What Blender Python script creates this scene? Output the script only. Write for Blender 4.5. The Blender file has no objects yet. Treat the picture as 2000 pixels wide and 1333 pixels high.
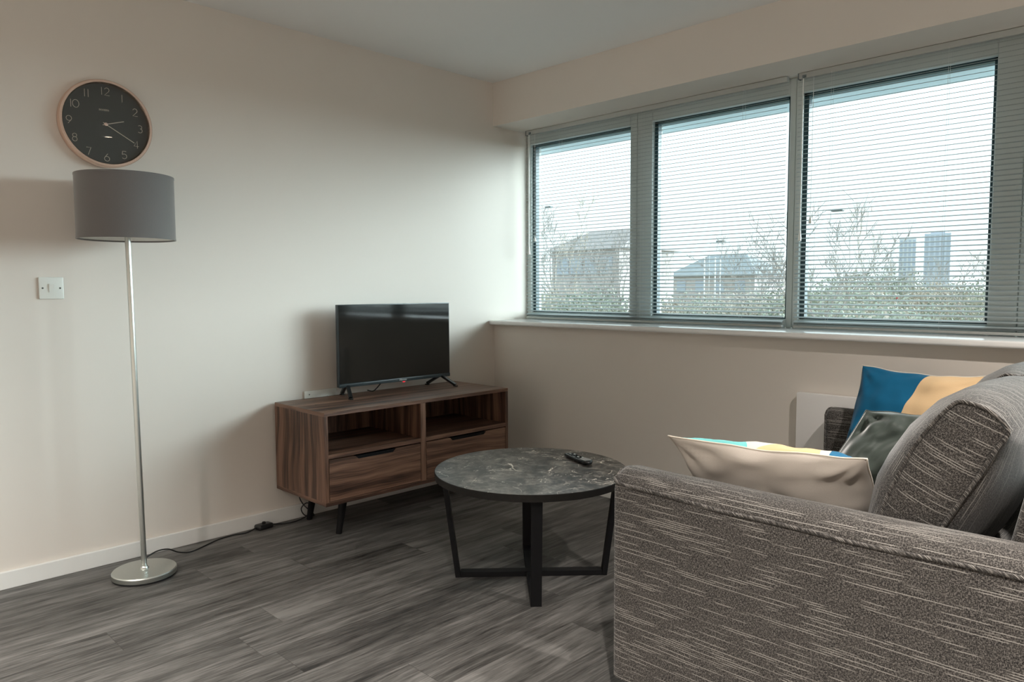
import bpy, bmesh, math, random
from mathutils import Vector, Matrix, noise
sc = bpy.context.scene
COL = sc.collection
PI = math.pi

# ------------------------------------------------------------------ camera
YAW, PITCH, ROLL, FPX = 0.78405, 0.07108, -0.00377, 1441.18
CAM = Vector((3.3385, -3.1901, 1.1457))
fw = Vector((-math.sin(YAW)*math.cos(PITCH), math.cos(YAW)*math.cos(PITCH), -math.sin(PITCH)))
rt0 = Vector((math.cos(YAW), math.sin(YAW), 0)); up0 = rt0.cross(fw)
rt = rt0*math.cos(ROLL) + up0*math.sin(ROLL); up = -rt0*math.sin(ROLL) + up0*math.cos(ROLL)
cd = bpy.data.cameras.new('camera'); cam = bpy.data.objects.new('camera', cd); COL.objects.link(cam)
cam.matrix_world = Matrix(((rt.x, up.x, -fw.x, CAM.x), (rt.y, up.y, -fw.y, CAM.y), (rt.z, up.z, -fw.z, CAM.z), (0, 0, 0, 1)))
cd.sensor_width = 36; cd.lens = 36*FPX/2000; cd.clip_end = 2000; cd.clip_start = 0.05
sc.camera = cam

def at(px, py, dist):
    """place in the world seen at a photo pixel, at a given depth beyond the window wall (y = dist)"""
    d = fw + rt*((px-1000)/FPX) - up*((py-666.5)/FPX)
    t = (dist-CAM.y)/d.y
    return CAM + d*t

# ------------------------------------------------------------------ world, light, exposure
w = bpy.data.worlds.new('overcast_sky'); sc.world = w; w.use_nodes = True
wt = w.node_tree; bg = wt.nodes['Background']; bg.inputs[1].default_value = 1.0
# thin overcast: even pale sky, much brighter around the veiled sun off to the right of the windows
SKY, SUNNY = 1.48, 26.5
SUN_AZ, SUN_EL, W_AZ, W_EL = math.radians(42), math.radians(9), math.radians(17), math.radians(11)
_tc = wt.nodes.new('ShaderNodeTexCoord'); _sp = wt.nodes.new('ShaderNodeSeparateXYZ'); wt.links.new(_tc.outputs['Generated'], _sp.inputs[0])
def _m(op, a, b=None):
    n = wt.nodes.new('ShaderNodeMath'); n.operation = op
    for i, v in enumerate((a, b)):
        if v is None: continue
        if isinstance(v, (int, float)): n.inputs[i].default_value = v
        else: wt.links.new(v, n.inputs[i])
    return n.outputs[0]
_az = _m('ARCTAN2', _sp.outputs[0], _sp.outputs[1]); _el = _m('ARCSINE', _sp.outputs[2])
_qa = _m('POWER', _m('DIVIDE', _m('ABSOLUTE', _m('SUBTRACT', _az, SUN_AZ)), W_AZ), 2.0)
_qe = _m('POWER', _m('DIVIDE', _m('ABSOLUTE', _m('SUBTRACT', _el, SUN_EL)), W_EL), 2.0)
_lobe = _m('EXPONENT', _m('MULTIPLY', _m('ADD', _qa, _qe), -0.5))
_str = _m('ADD', _m('MULTIPLY', _lobe, SUNNY), SKY)
bg.inputs[0].default_value = (0.86, 0.97, 1.0, 1); wt.links.new(_str, bg.inputs[1])
sc.view_settings.view_transform = 'Standard'; sc.view_settings.look = 'None'
sc.view_settings.gamma = 1; sc.view_settings.use_curve_mapping = False
sc.view_settings.exposure = 0.32
sc.cycles.use_denoising = True
sc.cycles.max_bounces = 10; sc.cycles.diffuse_bounces = 7; sc.cycles.transparent_max_bounces = 12

pl = bpy.data.lights.new('window_daylight_portal', 'AREA'); pl.shape = 'RECTANGLE'; pl.size = 4.3; pl.size_y = 1.15
pl.cycles.is_portal = True
po = bpy.data.objects.new('window_daylight_portal', pl); COL.objects.link(po)
po.location = (2.2, 0.66, 1.53); po.rotation_euler = (-PI/2, 0, 0)   # faces -y, into the room
LAMPS = [(3.4, -1.17), (3.4, -3.0), (1.7, -4.3), (3.4, -5.0), (1.6, -5.4)]
LAMP_W = 88.0
for (lx, ly) in LAMPS:
    l = bpy.data.lights.new('downlight_beam', 'SPOT'); l.energy = LAMP_W*4*(0.5 if ly > -2 else 1.12); l.color = (1.0, 0.93, 0.86)
    l.spot_size = math.radians(125); l.spot_blend = 1.0; l.shadow_soft_size = 0.035
    lo = bpy.data.objects.new('downlight_beam', l); COL.objects.link(lo); lo.location = (lx, ly, 2.375)

# ------------------------------------------------------------------ materials
def new_mat(name):
    m = bpy.data.materials.new(name); m.use_nodes = True
    nt = m.node_tree; b = nt.nodes['Principled BSDF']
    return m, nt, b
def N(nt, typ, **k):
    n = nt.nodes.new(typ)
    for a, v in k.items():
        if a.startswith('i_'):
            key = a[2:]; key = int(key) if key.isdigit() else key.replace('_', ' ')
            n.inputs[key].default_value = v
        else: setattr(n, a, v)
    return n
def L(nt, a, b): nt.links.new(a, b)
def M(nt, op, a, b=None, c=None, clamp=False):
    n = nt.nodes.new('ShaderNodeMath'); n.operation = op; n.use_clamp = clamp
    for i, v in enumerate((a, b, c)):
        if v is None: continue
        if isinstance(v, (int, float)): n.inputs[i].default_value = v
        else: L(nt, v, n.inputs[i])
    return n.outputs[0]
def ramp(nt, fac, stops, interp='LINEAR'):
    n = nt.nodes.new('ShaderNodeValToRGB'); n.color_ramp.interpolation = interp
    e = n.color_ramp.elements
    while len(e) < len(stops): e.new(0.5)
    for i, (p, c) in enumerate(stops):
        e[i].position = p; e[i].color = (*c, 1) if len(c) == 3 else c
    L(nt, fac, n.inputs[0]); return n.outputs[0]
def mix(nt, fac, a, b):
    n = nt.nodes.new('ShaderNodeMix'); n.data_type = 'RGBA'
    if isinstance(fac, (int, float)): n.inputs[0].default_value = fac
    else: L(nt, fac, n.inputs[0])
    for i, v in ((6, a), (7, b)):
        if isinstance(v, tuple): n.inputs[i].default_value = (*v, 1)
        else: L(nt, v, n.inputs[i])
    return n.outputs[2]
def combine(nt, x, y, z=0.0):
    n = nt.nodes.new('ShaderNodeCombineXYZ')
    for i, v in enumerate((x, y, z)):
        if isinstance(v, (int, float)): n.inputs[i].default_value = v
        else: L(nt, v, n.inputs[i])
    return n.outputs[0]
def sep(nt, v):
    n = nt.nodes.new('ShaderNodeSeparateXYZ'); L(nt, v, n.inputs[0]); return n.outputs
def noise_tex(nt, vec, scale=1.0, detail=2.0, rough=0.5, dist=0.0):
    n = N(nt, 'ShaderNodeTexNoise', i_Scale=scale, i_Detail=detail, i_Roughness=rough, i_Distortion=dist)
    L(nt, vec, n.inputs['Vector']); return n.outputs[0]
def bump(nt, b, h, strength=0.2, dist=0.002):
    n = N(nt, 'ShaderNodeBump', i_Strength=strength, i_Distance=dist); L(nt, h, n.inputs['Height']); L(nt, n.outputs[0], b.inputs['Normal'])
def plain(name, col, rough=0.5, metal=0.0, spec=0.5, var=0.04, scale=30.0, bmp=0.0, sheen=0.0):
    m, nt, b = new_mat(name)
    tc = N(nt, 'ShaderNodeTexCoord'); f = noise_tex(nt, tc.outputs['Object'], scale, 3)
    c = mix(nt, f, tuple(x*(1-var) for x in col), tuple(min(1, x*(1+var)) for x in col))
    L(nt, c, b.inputs['Base Color'])
    b.inputs['Roughness'].default_value = rough; b.inputs['Metallic'].default_value = metal
    b.inputs['Specular IOR Level'].default_value = spec
    if sheen: b.inputs['Sheen Weight'].default_value = sheen
    if bmp: bump(nt, b, f, bmp, 0.001)
    return m

MAT = {}
MAT['wall'] = plain('wall_paint', (0.72, 0.668, 0.612), 0.75, spec=0.3, var=0.012, scale=3.0)
MAT['ceiling'] = plain('ceiling_paint', (0.78, 0.78, 0.77), 0.85, spec=0.2, var=0.01, scale=3.0)
MAT['trim'] = plain('white_gloss_trim', (0.78, 0.78, 0.76), 0.3, spec=0.5, var=0.01)
MAT['sill'] = plain('white_gloss_sill', (0.80, 0.80, 0.79), 0.16, spec=0.8, var=0.01)
MAT['frame'] = plain('white_window_frame', (0.60, 0.65, 0.635), 0.35, var=0.01)
MAT['gasket'] = plain('dark_window_gasket', (0.02, 0.06, 0.075), 0.4)
MAT['slat'] = plain('pale_grey_aluminium_slat', (0.43, 0.49, 0.50), 0.38, metal=0.15, var=0.01)
MAT['rail'] = plain('pale_grey_blind_rail', (0.46, 0.48, 0.465), 0.35, metal=0.1, var=0.01)
MAT['cord'] = plain('pale_blind_cord', (0.75, 0.78, 0.78), 0.6)
MAT['clear'] = plain('clear_acrylic', (0.82, 0.86, 0.84), 0.12, spec=0.8)
MAT['outer'] = plain('pale_outer_cladding', (0.56, 0.68, 0.74), 0.45, var=0.05, scale=8)
MAT['black'] = plain('black_powder_coat', (0.008, 0.008, 0.009), 0.5, spec=0.15, var=0.1)
MAT['edge'] = plain('marble_edge_shade', (0.011, 0.010, 0.009), 0.5, spec=0.2, var=0.3, scale=40)  # marble rim colour with its shade painted in
MAT['blackplastic'] = plain('black_plastic', (0.012, 0.013, 0.014), 0.3, var=0.1)
MAT['bezel'] = plain('dark_blue_grey_plastic', (0.030, 0.042, 0.048), 0.28, var=0.03)
MAT['hole'] = plain('black_void', (0.004, 0.004, 0.004), 0.9)
MAT['white_plastic'] = plain('white_plastic', (0.74, 0.76, 0.72), 0.3, var=0.01)
MAT['screw'] = plain('dull_screw_head', (0.12, 0.13, 0.12), 0.4, metal=0.7)
MAT['copper'] = plain('brushed_rose_gold', (0.80, 0.60, 0.50), 0.26, metal=1.0, var=0.05, scale=60)
MAT['numeral'] = plain('rose_gold_numeral', (0.64, 0.57, 0.49), 0.35, metal=0.3, var=0.02)
MAT['face'] = plain('charcoal_clock_face', (0.025, 0.029, 0.026), 0.55, var=0.05)
MAT['shade_in'] = plain('white_shade_lining', (0.78, 0.80, 0.78), 0.8)
MAT['heater'] = plain('white_heater_enamel', (0.80, 0.78, 0.77), 0.4, var=0.01)
MAT['logo'] = plain('white_lettering', (0.75, 0.78, 0.80), 0.5)
MAT['grey_button'] = plain('pale_grey_button', (0.55, 0.60, 0.60), 0.5)
MAT['remote_end'] = plain('glossy_grey_panel', (0.30, 0.31, 0.31), 0.12, spec=0.9)
MAT['beige_cloth'] = None

def led_mat(name, col, s):
    m, nt, b = new_mat(name); b.inputs['Base Color'].default_value = (*col, 1)
    b.inputs['Emission Color'].default_value = (*col, 1); b.inputs['Emission Strength'].default_value = s
    return m
MAT['red_led'] = led_mat('red_standby_light', (0.9, 0.03, 0.05), 0.6)
MAT['lamp_glow'] = led_mat('warm_lit_lamp', (1.0, 0.82, 0.64), 14.0)

def brushed(name, col, rough=0.3):
    m, nt, b = new_mat(name); tc = N(nt, 'ShaderNodeTexCoord')
    s = sep(nt, tc.outputs['Object'])
    r = M(nt, 'SQRT', M(nt, 'ADD', M(nt, 'MULTIPLY', s[0], s[0]), M(nt, 'MULTIPLY', s[1], s[1])))
    f = noise_tex(nt, combine(nt, M(nt, 'MULTIPLY', r, 900.0), M(nt, 'MULTIPLY', s[2], 600.0)), 1.0, 2)
    L(nt, mix(nt, f, tuple(c*0.85 for c in col), col), b.inputs['Base Color'])
    b.inputs['Metallic'].default_value = 1.0; b.inputs['Roughness'].default_value = rough
    b.inputs['Anisotropic'].default_value = 0.6
    return m
MAT['steel'] = brushed('brushed_steel', (0.66, 0.69, 0.66))

# lamp shade fabric
m, nt, b = new_mat('grey_shade_fabric'); tc = N(nt, 'ShaderNodeTexCoord')
f = noise_tex(nt, tc.outputs['Object'], 700, 2)
L(nt, mix(nt, f, (0.125, 0.118, 0.115), (0.165, 0.157, 0.153)), b.inputs['Base Color']); b.inputs['Roughness'].default_value = 0.8
b.inputs['Sheen Weight'].default_value = 0.4; b.inputs['Sheen Roughness'].default_value = 0.5
MAT['shade'] = m

# floor: grey vinyl planks running along y
m, nt, b = new_mat('grey_wood_planks'); tc = N(nt, 'ShaderNodeTexCoord'); s = sep(nt, tc.outputs['Object'])
PW, PLN = 0.178, 1.22
xs = M(nt, 'DIVIDE', M(nt, 'ADD', s[0], 5*PW-0.854), PW); row = M(nt, 'FLOOR', xs); fx = M(nt, 'FRACT', xs)
wn = N(nt, 'ShaderNodeTexWhiteNoise', noise_dimensions='1D'); L(nt, row, wn.inputs['W'])
ys = M(nt, 'ADD', M(nt, 'DIVIDE', s[1], PLN), M(nt, 'MULTIPLY', wn.outputs['Value'], 3.0)); colm = M(nt, 'FLOOR', ys); fy = M(nt, 'FRACT', ys)
wn2 = N(nt, 'ShaderNodeTexWhiteNoise', noise_dimensions='2D'); L(nt, combine(nt, row, colm), wn2.inputs['Vector'])
rnd = wn2.outputs['Value']
gx = M(nt, 'ADD', s[0], M(nt, 'MULTIPLY', rnd, 13.0)); gy = M(nt, 'ADD', s[1], M(nt, 'MULTIPLY', rnd, 7.0))
warp = noise_tex(nt, combine(nt, M(nt, 'MULTIPLY', gx, 5.0), M(nt, 'MULTIPLY', gy, 1.3)), 1.0, 2)
gxw = M(nt, 'ADD', gx, M(nt, 'MULTIPLY', warp, 0.05))
g1 = noise_tex(nt, combine(nt, M(nt, 'MULTIPLY', gxw, 26.0), M(nt, 'MULTIPLY', gy, 1.6)), 1.0, 5, 0.6)
g2 = noise_tex(nt, combine(nt, M(nt, 'MULTIPLY', gxw, 170.0), M(nt, 'MULTIPLY', gy, 9.0)), 1.0, 3, 0.6)
g3 = noise_tex(nt, combine(nt, M(nt, 'MULTIPLY', gx, 7.0), M(nt, 'MULTIPLY', gy, 4.0)), 1.0, 2, 0.5)
gg = M(nt, 'ADD', M(nt, 'ADD', M(nt, 'MULTIPLY', g1, 0.50), M(nt, 'MULTIPLY', g2, 0.34)), M(nt, 'ADD', M(nt, 'MULTIPLY', g3, 0.16), M(nt, 'MULTIPLY', M(nt, 'SUBTRACT', rnd, 0.5), 0.13)))
cc = ramp(nt, gg, [(0.36, (0.026, 0.025, 0.024)), (0.45, (0.075, 0.072, 0.068)), (0.52, (0.122, 0.118, 0.112)), (0.62, (0.205, 0.199, 0.190))])
edge = M(nt, 'MAXIMUM', M(nt, 'LESS_THAN', fx, 0.009), M(nt, 'LESS_THAN', fy, 0.0018))
cc = mix(nt, M(nt, 'MULTIPLY', edge, 0.55), cc, (0.035, 0.032, 0.03))
L(nt, cc, b.inputs['Base Color']); b.inputs['Roughness'].default_value = 0.46; b.inputs['Specular IOR Level'].default_value = 0.35
bump(nt, b, M(nt, 'SUBTRACT', g2, M(nt, 'MULTIPLY', edge, 0.6)), 0.12, 0.001)
MAT['floor'] = m

# walnut veneer, grain along u
m, nt, b = new_mat('walnut_veneer'); tc = N(nt, 'ShaderNodeTexCoord'); s = sep(nt, tc.outputs['UV'])
u, v = s[0], s[1]
wv = noise_tex(nt, combine(nt, M(nt, 'MULTIPLY', u, 1.8), M(nt, 'MULTIPLY', v, 3.0)), 1.0, 2)
vw = M(nt, 'ADD', v, M(nt, 'MULTIPLY', wv, 0.10))
a1 = noise_tex(nt, combine(nt, M(nt, 'MULTIPLY', u, 0.9), M(nt, 'MULTIPLY', vw, 21.0)), 1.0, 3, 0.6)
a2 = noise_tex(nt, combine(nt, M(nt, 'MULTIPLY', u, 6.0), M(nt, 'MULTIPLY', vw, 170.0)), 1.0, 2, 0.5)
aa = M(nt, 'ADD', M(nt, 'MULTIPLY', a1, 0.72), M(nt, 'MULTIPLY', a2, 0.28))
cc = ramp(nt, aa, [(0.36, (0.030, 0.016, 0.012)), (0.45, (0.090, 0.047, 0.032)), (0.53, (0.180, 0.096, 0.063)), (0.64, (0.270, 0.160, 0.110))])
L(nt, cc, b.inputs['Base Color']); b.inputs['Roughness'].default_value = 0.42
MAT['walnut'] = m

# dark marble
m, nt, b = new_mat('dark_grey_marble'); tc = N(nt, 'ShaderNodeTexCoord'); O = tc.outputs['Object']
cl = noise_tex(nt, O, 12.0, 9, 0.72, 0.5); cl2 = noise_tex(nt, O, 38.0, 4, 0.6)
base = ramp(nt, M(nt, 'ADD', M(nt, 'MULTIPLY', cl, 0.75), M(nt, 'MULTIPLY', cl2, 0.25)), [(0.40, (0.018, 0.016, 0.014)), (0.48, (0.050, 0.045, 0.040)), (0.54, (0.115, 0.104, 0.091)), (0.62, (0.22, 0.20, 0.175))])
v1 = noise_tex(nt, O, 5.5, 4, 0.55, 1.2); vv = M(nt, 'ABSOLUTE', M(nt, 'SUBTRACT', v1, 0.5))
vein = M(nt, 'SUBTRACT', 1.0, M(nt, 'MULTIPLY', vv, 120.0), clamp=True)
msk = noise_tex(nt, O, 11.0, 2); msk = M(nt, 'MULTIPLY', M(nt, 'SUBTRACT', msk, 0.47), 14.0, clamp=True)
base = mix(nt, M(nt, 'MULTIPLY', vein, msk), base, (0.80, 0.73, 0.64))
v2_ = noise_tex(nt, O, 13.0, 3, 0.5, 0.9); ve2 = M(nt, 'SUBTRACT', 1.0, M(nt, 'MULTIPLY', M(nt, 'ABSOLUTE', M(nt, 'SUBTRACT', v2_, 0.47)), 70.0), clamp=True)
ms2 = M(nt, 'MULTIPLY', M(nt, 'SUBTRACT', noise_tex(nt, O, 17.0, 1), 0.56), 16.0, clamp=True)
base = mix(nt, M(nt, 'MULTIPLY', M(nt, 'MULTIPLY', ve2, ms2), 0.8), base, (0.62, 0.56, 0.49))
L(nt, base, b.inputs['Base Color']); b.inputs['Roughness'].default_value = 0.30; b.inputs['Specular IOR Level'].default_value = 0.32
MAT['marble'] = m

# sofa fabric, slub threads along u (metres)
def sofa_fabric():
    m, nt, b = new_mat('taupe_slub_weave'); tc = N(nt, 'ShaderNodeTexCoord'); s = sep(nt, tc.outputs['UV']); u, v = s[0], s[1]
    wob = noise_tex(nt, combine(nt, M(nt, 'MULTIPLY', u, 6.0), M(nt, 'MULTIPLY', v, 6.0)), 1.0, 2)
    v2 = M(nt, 'ADD', v, M(nt, 'MULTIPLY', wob, 0.006))
    wa = noise_tex(nt, combine(nt, M(nt, 'MULTIPLY', u, 200.0), M(nt, 'MULTIPLY', v, 560.0)), 1.0, 1)
    wb = noise_tex(nt, combine(nt, M(nt, 'MULTIPLY', u, 560.0), M(nt, 'MULTIPLY', v, 200.0), 7.0), 1.0, 1)
    weave = M(nt, 'MULTIPLY', M(nt, 'SUBTRACT', M(nt, 'MAXIMUM', wa, wb), 0.50), 5.0, clamp=True)
    mott = noise_tex(nt, combine(nt, M(nt, 'MULTIPLY', u, 18.0), M(nt, 'MULTIPLY', v, 60.0)), 1.0, 3)
    c = mix(nt, weave, (0.017, 0.0155, 0.0145), (0.165, 0.152, 0.140))
    c = mix(nt, M(nt, 'MULTIPLY', M(nt, 'SUBTRACT', mott, 0.35), 0.5, clamp=True), c, (0.10, 0.09, 0.082))
    # slub threads: thin lines of random length, one chance per 6 mm band
    bs = M(nt, 'MULTIPLY', v2, 190.0); bi = M(nt, 'FLOOR', bs); bf = M(nt, 'FRACT', bs)
    hw_ = N(nt, 'ShaderNodeTexWhiteNoise', noise_dimensions='1D'); L(nt, bi, hw_.inputs['W'])
    along = noise_tex(nt, combine(nt, M(nt, 'ADD', M(nt, 'MULTIPLY', u, 7.0), M(nt, 'MULTIPLY', hw_.outputs['Value'], 900.0)), M(nt, 'MULTIPLY', bi, 3.7)), 1.0, 1)
    on = M(nt, 'MULTIPLY', M(nt, 'SUBTRACT', along, 0.53), 14.0, clamp=True)
    ln_ = M(nt, 'SUBTRACT', 1.0, M(nt, 'MULTIPLY', M(nt, 'ABSOLUTE', M(nt, 'SUBTRACT', bf, 0.5)), 4.2), clamp=True)
    r1 = M(nt, 'MULTIPLY', on, ln_)
    c = mix(nt, M(nt, 'MULTIPLY', r1, 0.9), c, (0.39, 0.37, 0.34))
    L(nt, c, b.inputs['Base Color']); b.inputs['Roughness'].default_value = 0.9; b.inputs['Specular IOR Level'].default_value = 0.15
    b.inputs['Sheen Weight'].default_value = 0.22; b.inputs['Sheen Roughness'].default_value = 0.45
    bump(nt, b, M(nt, 'ADD', weave, r1), 0.35, 0.0006)
    return m
MAT['sofa'] = sofa_fabric()

def cloth(name, rough=0.85, sheen=0.2, build=None, bmp=0.15):
    m, nt, b = new_mat(name); tc = N(nt, 'ShaderNodeTexCoord'); s = sep(nt, tc.outputs['UV']); u, v = s[0], s[1]
    th = noise_tex(nt, combine(nt, M(nt, 'MULTIPLY', u, 500.0), M(nt, 'MULTIPLY', v, 160.0)), 1.0, 1)
    c = build(nt, u, v)
    if isinstance(c, tuple): c = mix(nt, 0.0, c, c)
    dk = nt.nodes.new('ShaderNodeMix'); dk.data_type = 'RGBA'; dk.blend_type = 'MULTIPLY'; dk.inputs[0].default_value = 1.0
    L(nt, c, dk.inputs[6]); L(nt, ramp(nt, th, [(0.3, (0.9, 0.9, 0.9)), (0.7, (1, 1, 1))]), dk.inputs[7])
    L(nt, dk.outputs[2], b.inputs['Base Color']); b.inputs['Roughness'].default_value = rough
    b.inputs['Specular IOR Level'].default_value = 0.15
    b.inputs['Sheen Weight'].default_value = sheen; b.inputs['Sheen Roughness'].default_value = 0.35
    bump(nt, b, th, bmp, 0.0006)
    return m
MAT['beige_cloth'] = cloth('beige_linen', build=lambda nt, u, v: (0.55, 0.495, 0.44))
def pattern(nt, u, v):
    # u, v in 0..1 across the cushion: colour blocks bounded by slanted straight edges
    def half(a, b_, c): return M(nt, 'GREATER_THAN', M(nt, 'ADD', M(nt, 'MULTIPLY', u, a), M(nt, 'MULTIPLY', v, b_)), c)
    c = mix(nt, 0.0, (0.80, 0.72, 0.62), (0.80, 0.72, 0.62))
    c = mix(nt, M(nt, 'MULTIPLY', half(-1, 0.35, -0.10), half(1, 0.0, 0.10)), c, (0.20, 0.62, 0.62))
    c = mix(nt, M(nt, 'MULTIPLY', half(1, 0.4, 0.88), half(-1, 0.2, -0.55)), c, (0.78, 0.55, 0.30))
    c = mix(nt, half(1, -0.15, 0.64), c, (0.015, 0.15, 0.29))
    c = mix(nt, M(nt, 'MULTIPLY', half(0, -1, -0.35), half(1, -0.6, 0.2)), c, (0.74, 0.52, 0.28))
    return c
MAT['pattern_cloth'] = cloth('colour_block_cotton', build=pattern)
def blueyel(nt, u, v):
    def half(a, b_, c): return M(nt, 'GREATER_THAN', M(nt, 'ADD', M(nt, 'MULTIPLY', u, a), M(nt, 'MULTIPLY', v, b_)), c)
    c = mix(nt, half(1, -0.14, 0.43), (0.008, 0.115, 0.235), (0.70, 0.49, 0.28))
    c = mix(nt, M(nt, 'MULTIPLY', half(0, -1, -0.24), half(-1, -0.5, -0.5)), c, (0.72, 0.66, 0.56))
    return c
MAT['blue_cloth'] = cloth('blue_and_yellow_cotton', build=blueyel)
MAT['velvet'] = cloth('grey_green_velvet', rough=0.55, sheen=1.0, build=lambda nt, u, v: (0.050, 0.062, 0.054), bmp=0.03)

# glass
m, nt, b = new_mat('window_glass'); nt.nodes.remove(b)
tr = N(nt, 'ShaderNodeBsdfTransparent'); tr.inputs[0].default_value = (0.93, 0.97, 0.97, 1)
gl = N(nt, 'ShaderNodeBsdfGlossy'); gl.inputs['Roughness'].default_value = 0.0
fr = N(nt, 'ShaderNodeLayerWeight', i_Blend=0.5); mx = N(nt, 'ShaderNodeMixShader'); L(nt, M(nt, 'MULTIPLY_ADD', M(nt, 'POWER', fr.outputs['Facing'], 5.0), 0.7, 0.04), mx.inputs[0]); L(nt, tr.outputs[0], mx.inputs[1]); L(nt, gl.outputs[0], mx.inputs[2])
L(nt, mx.outputs[0], nt.nodes['Material Output'].inputs[0]); MAT['glass'] = m
m2 = m.copy(); m2.name = 'clock_glass'; m2.node_tree.nodes['Transparent BSDF'].inputs[0].default_value = (0.98, 0.98, 0.98, 1); MAT['clockglass'] = m2
# tv screen
m, nt, b = new_mat('black_screen_glass'); tc = N(nt, 'ShaderNodeTexCoord'); f = noise_tex(nt, tc.outputs['Object'], 5, 1)
L(nt, mix(nt, f, (0.007, 0.007, 0.006), (0.009, 0.009, 0.008)), b.inputs['Base Color']); b.inputs['Roughness'].default_value = 0.07; b.inputs['Specular IOR Level'].default_value = 0.5; MAT['screen'] = m

# outdoors; foliage and tower colours lightened to stand in for haze
def two(name, c1, c2, scale, rough=0.9):
    m, nt, b = new_mat(name); tc = N(nt, 'ShaderNodeTexCoord'); f = noise_tex(nt, tc.outputs['Object'], scale, 4)
    L(nt, ramp(nt, f, [(0.35, c1), (0.65, c2)]), b.inputs['Base Color']); b.inputs['Roughness'].default_value = rough; b.inputs['Specular IOR Level'].default_value = 0.1
    return m
MAT['ground'] = two('winter_grass', (0.16, 0.19, 0.12), (0.27, 0.25, 0.18), 0.3)
MAT['road'] = two('pale_road', (0.24, 0.25, 0.27), (0.30, 0.31, 0.33), 1.0)
MAT['bark'] = two('bare_bark', (0.30, 0.27, 0.255), (0.45, 0.41, 0.38), 3.0)
MAT['leaf'] = two('evergreen_leaves', (0.24, 0.29, 0.24), (0.44, 0.46, 0.38), 1.5)
MAT['dry'] = two('dry_twigs', (0.44, 0.39, 0.33), (0.60, 0.54, 0.47), 1.5)
MAT['brickwall'] = two('pale_brick', (0.50, 0.45, 0.44), (0.58, 0.52, 0.51), 4.0)
MAT['rooftile'] = two('grey_roof_tiles', (0.32, 0.36, 0.39), (0.38, 0.42, 0.45), 2.0)
MAT['brownroof'] = two('brown_grey_roof', (0.38, 0.36, 0.36), (0.45, 0.42, 0.42), 2.0)
MAT['whitepost'] = plain('white_painted_steel', (0.8, 0.8, 0.8), 0.4)
MAT['lamphead'] = plain('grey_street_lamp', (0.14, 0.17, 0.18), 0.5)
MAT['redsign'] = plain('red_sign', (0.55, 0.04, 0.05), 0.5)
MAT['towerA'] = plain('hazy_blue_cladding', (0.56, 0.62, 0.72), 0.7, var=0.05, scale=0.2)  # haze mixed into both tower colours
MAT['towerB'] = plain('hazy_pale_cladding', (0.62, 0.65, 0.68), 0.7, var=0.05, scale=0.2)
MAT['winglass'] = plain('dull_window_glass', (0.42, 0.47, 0.56), 0.5)

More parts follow.
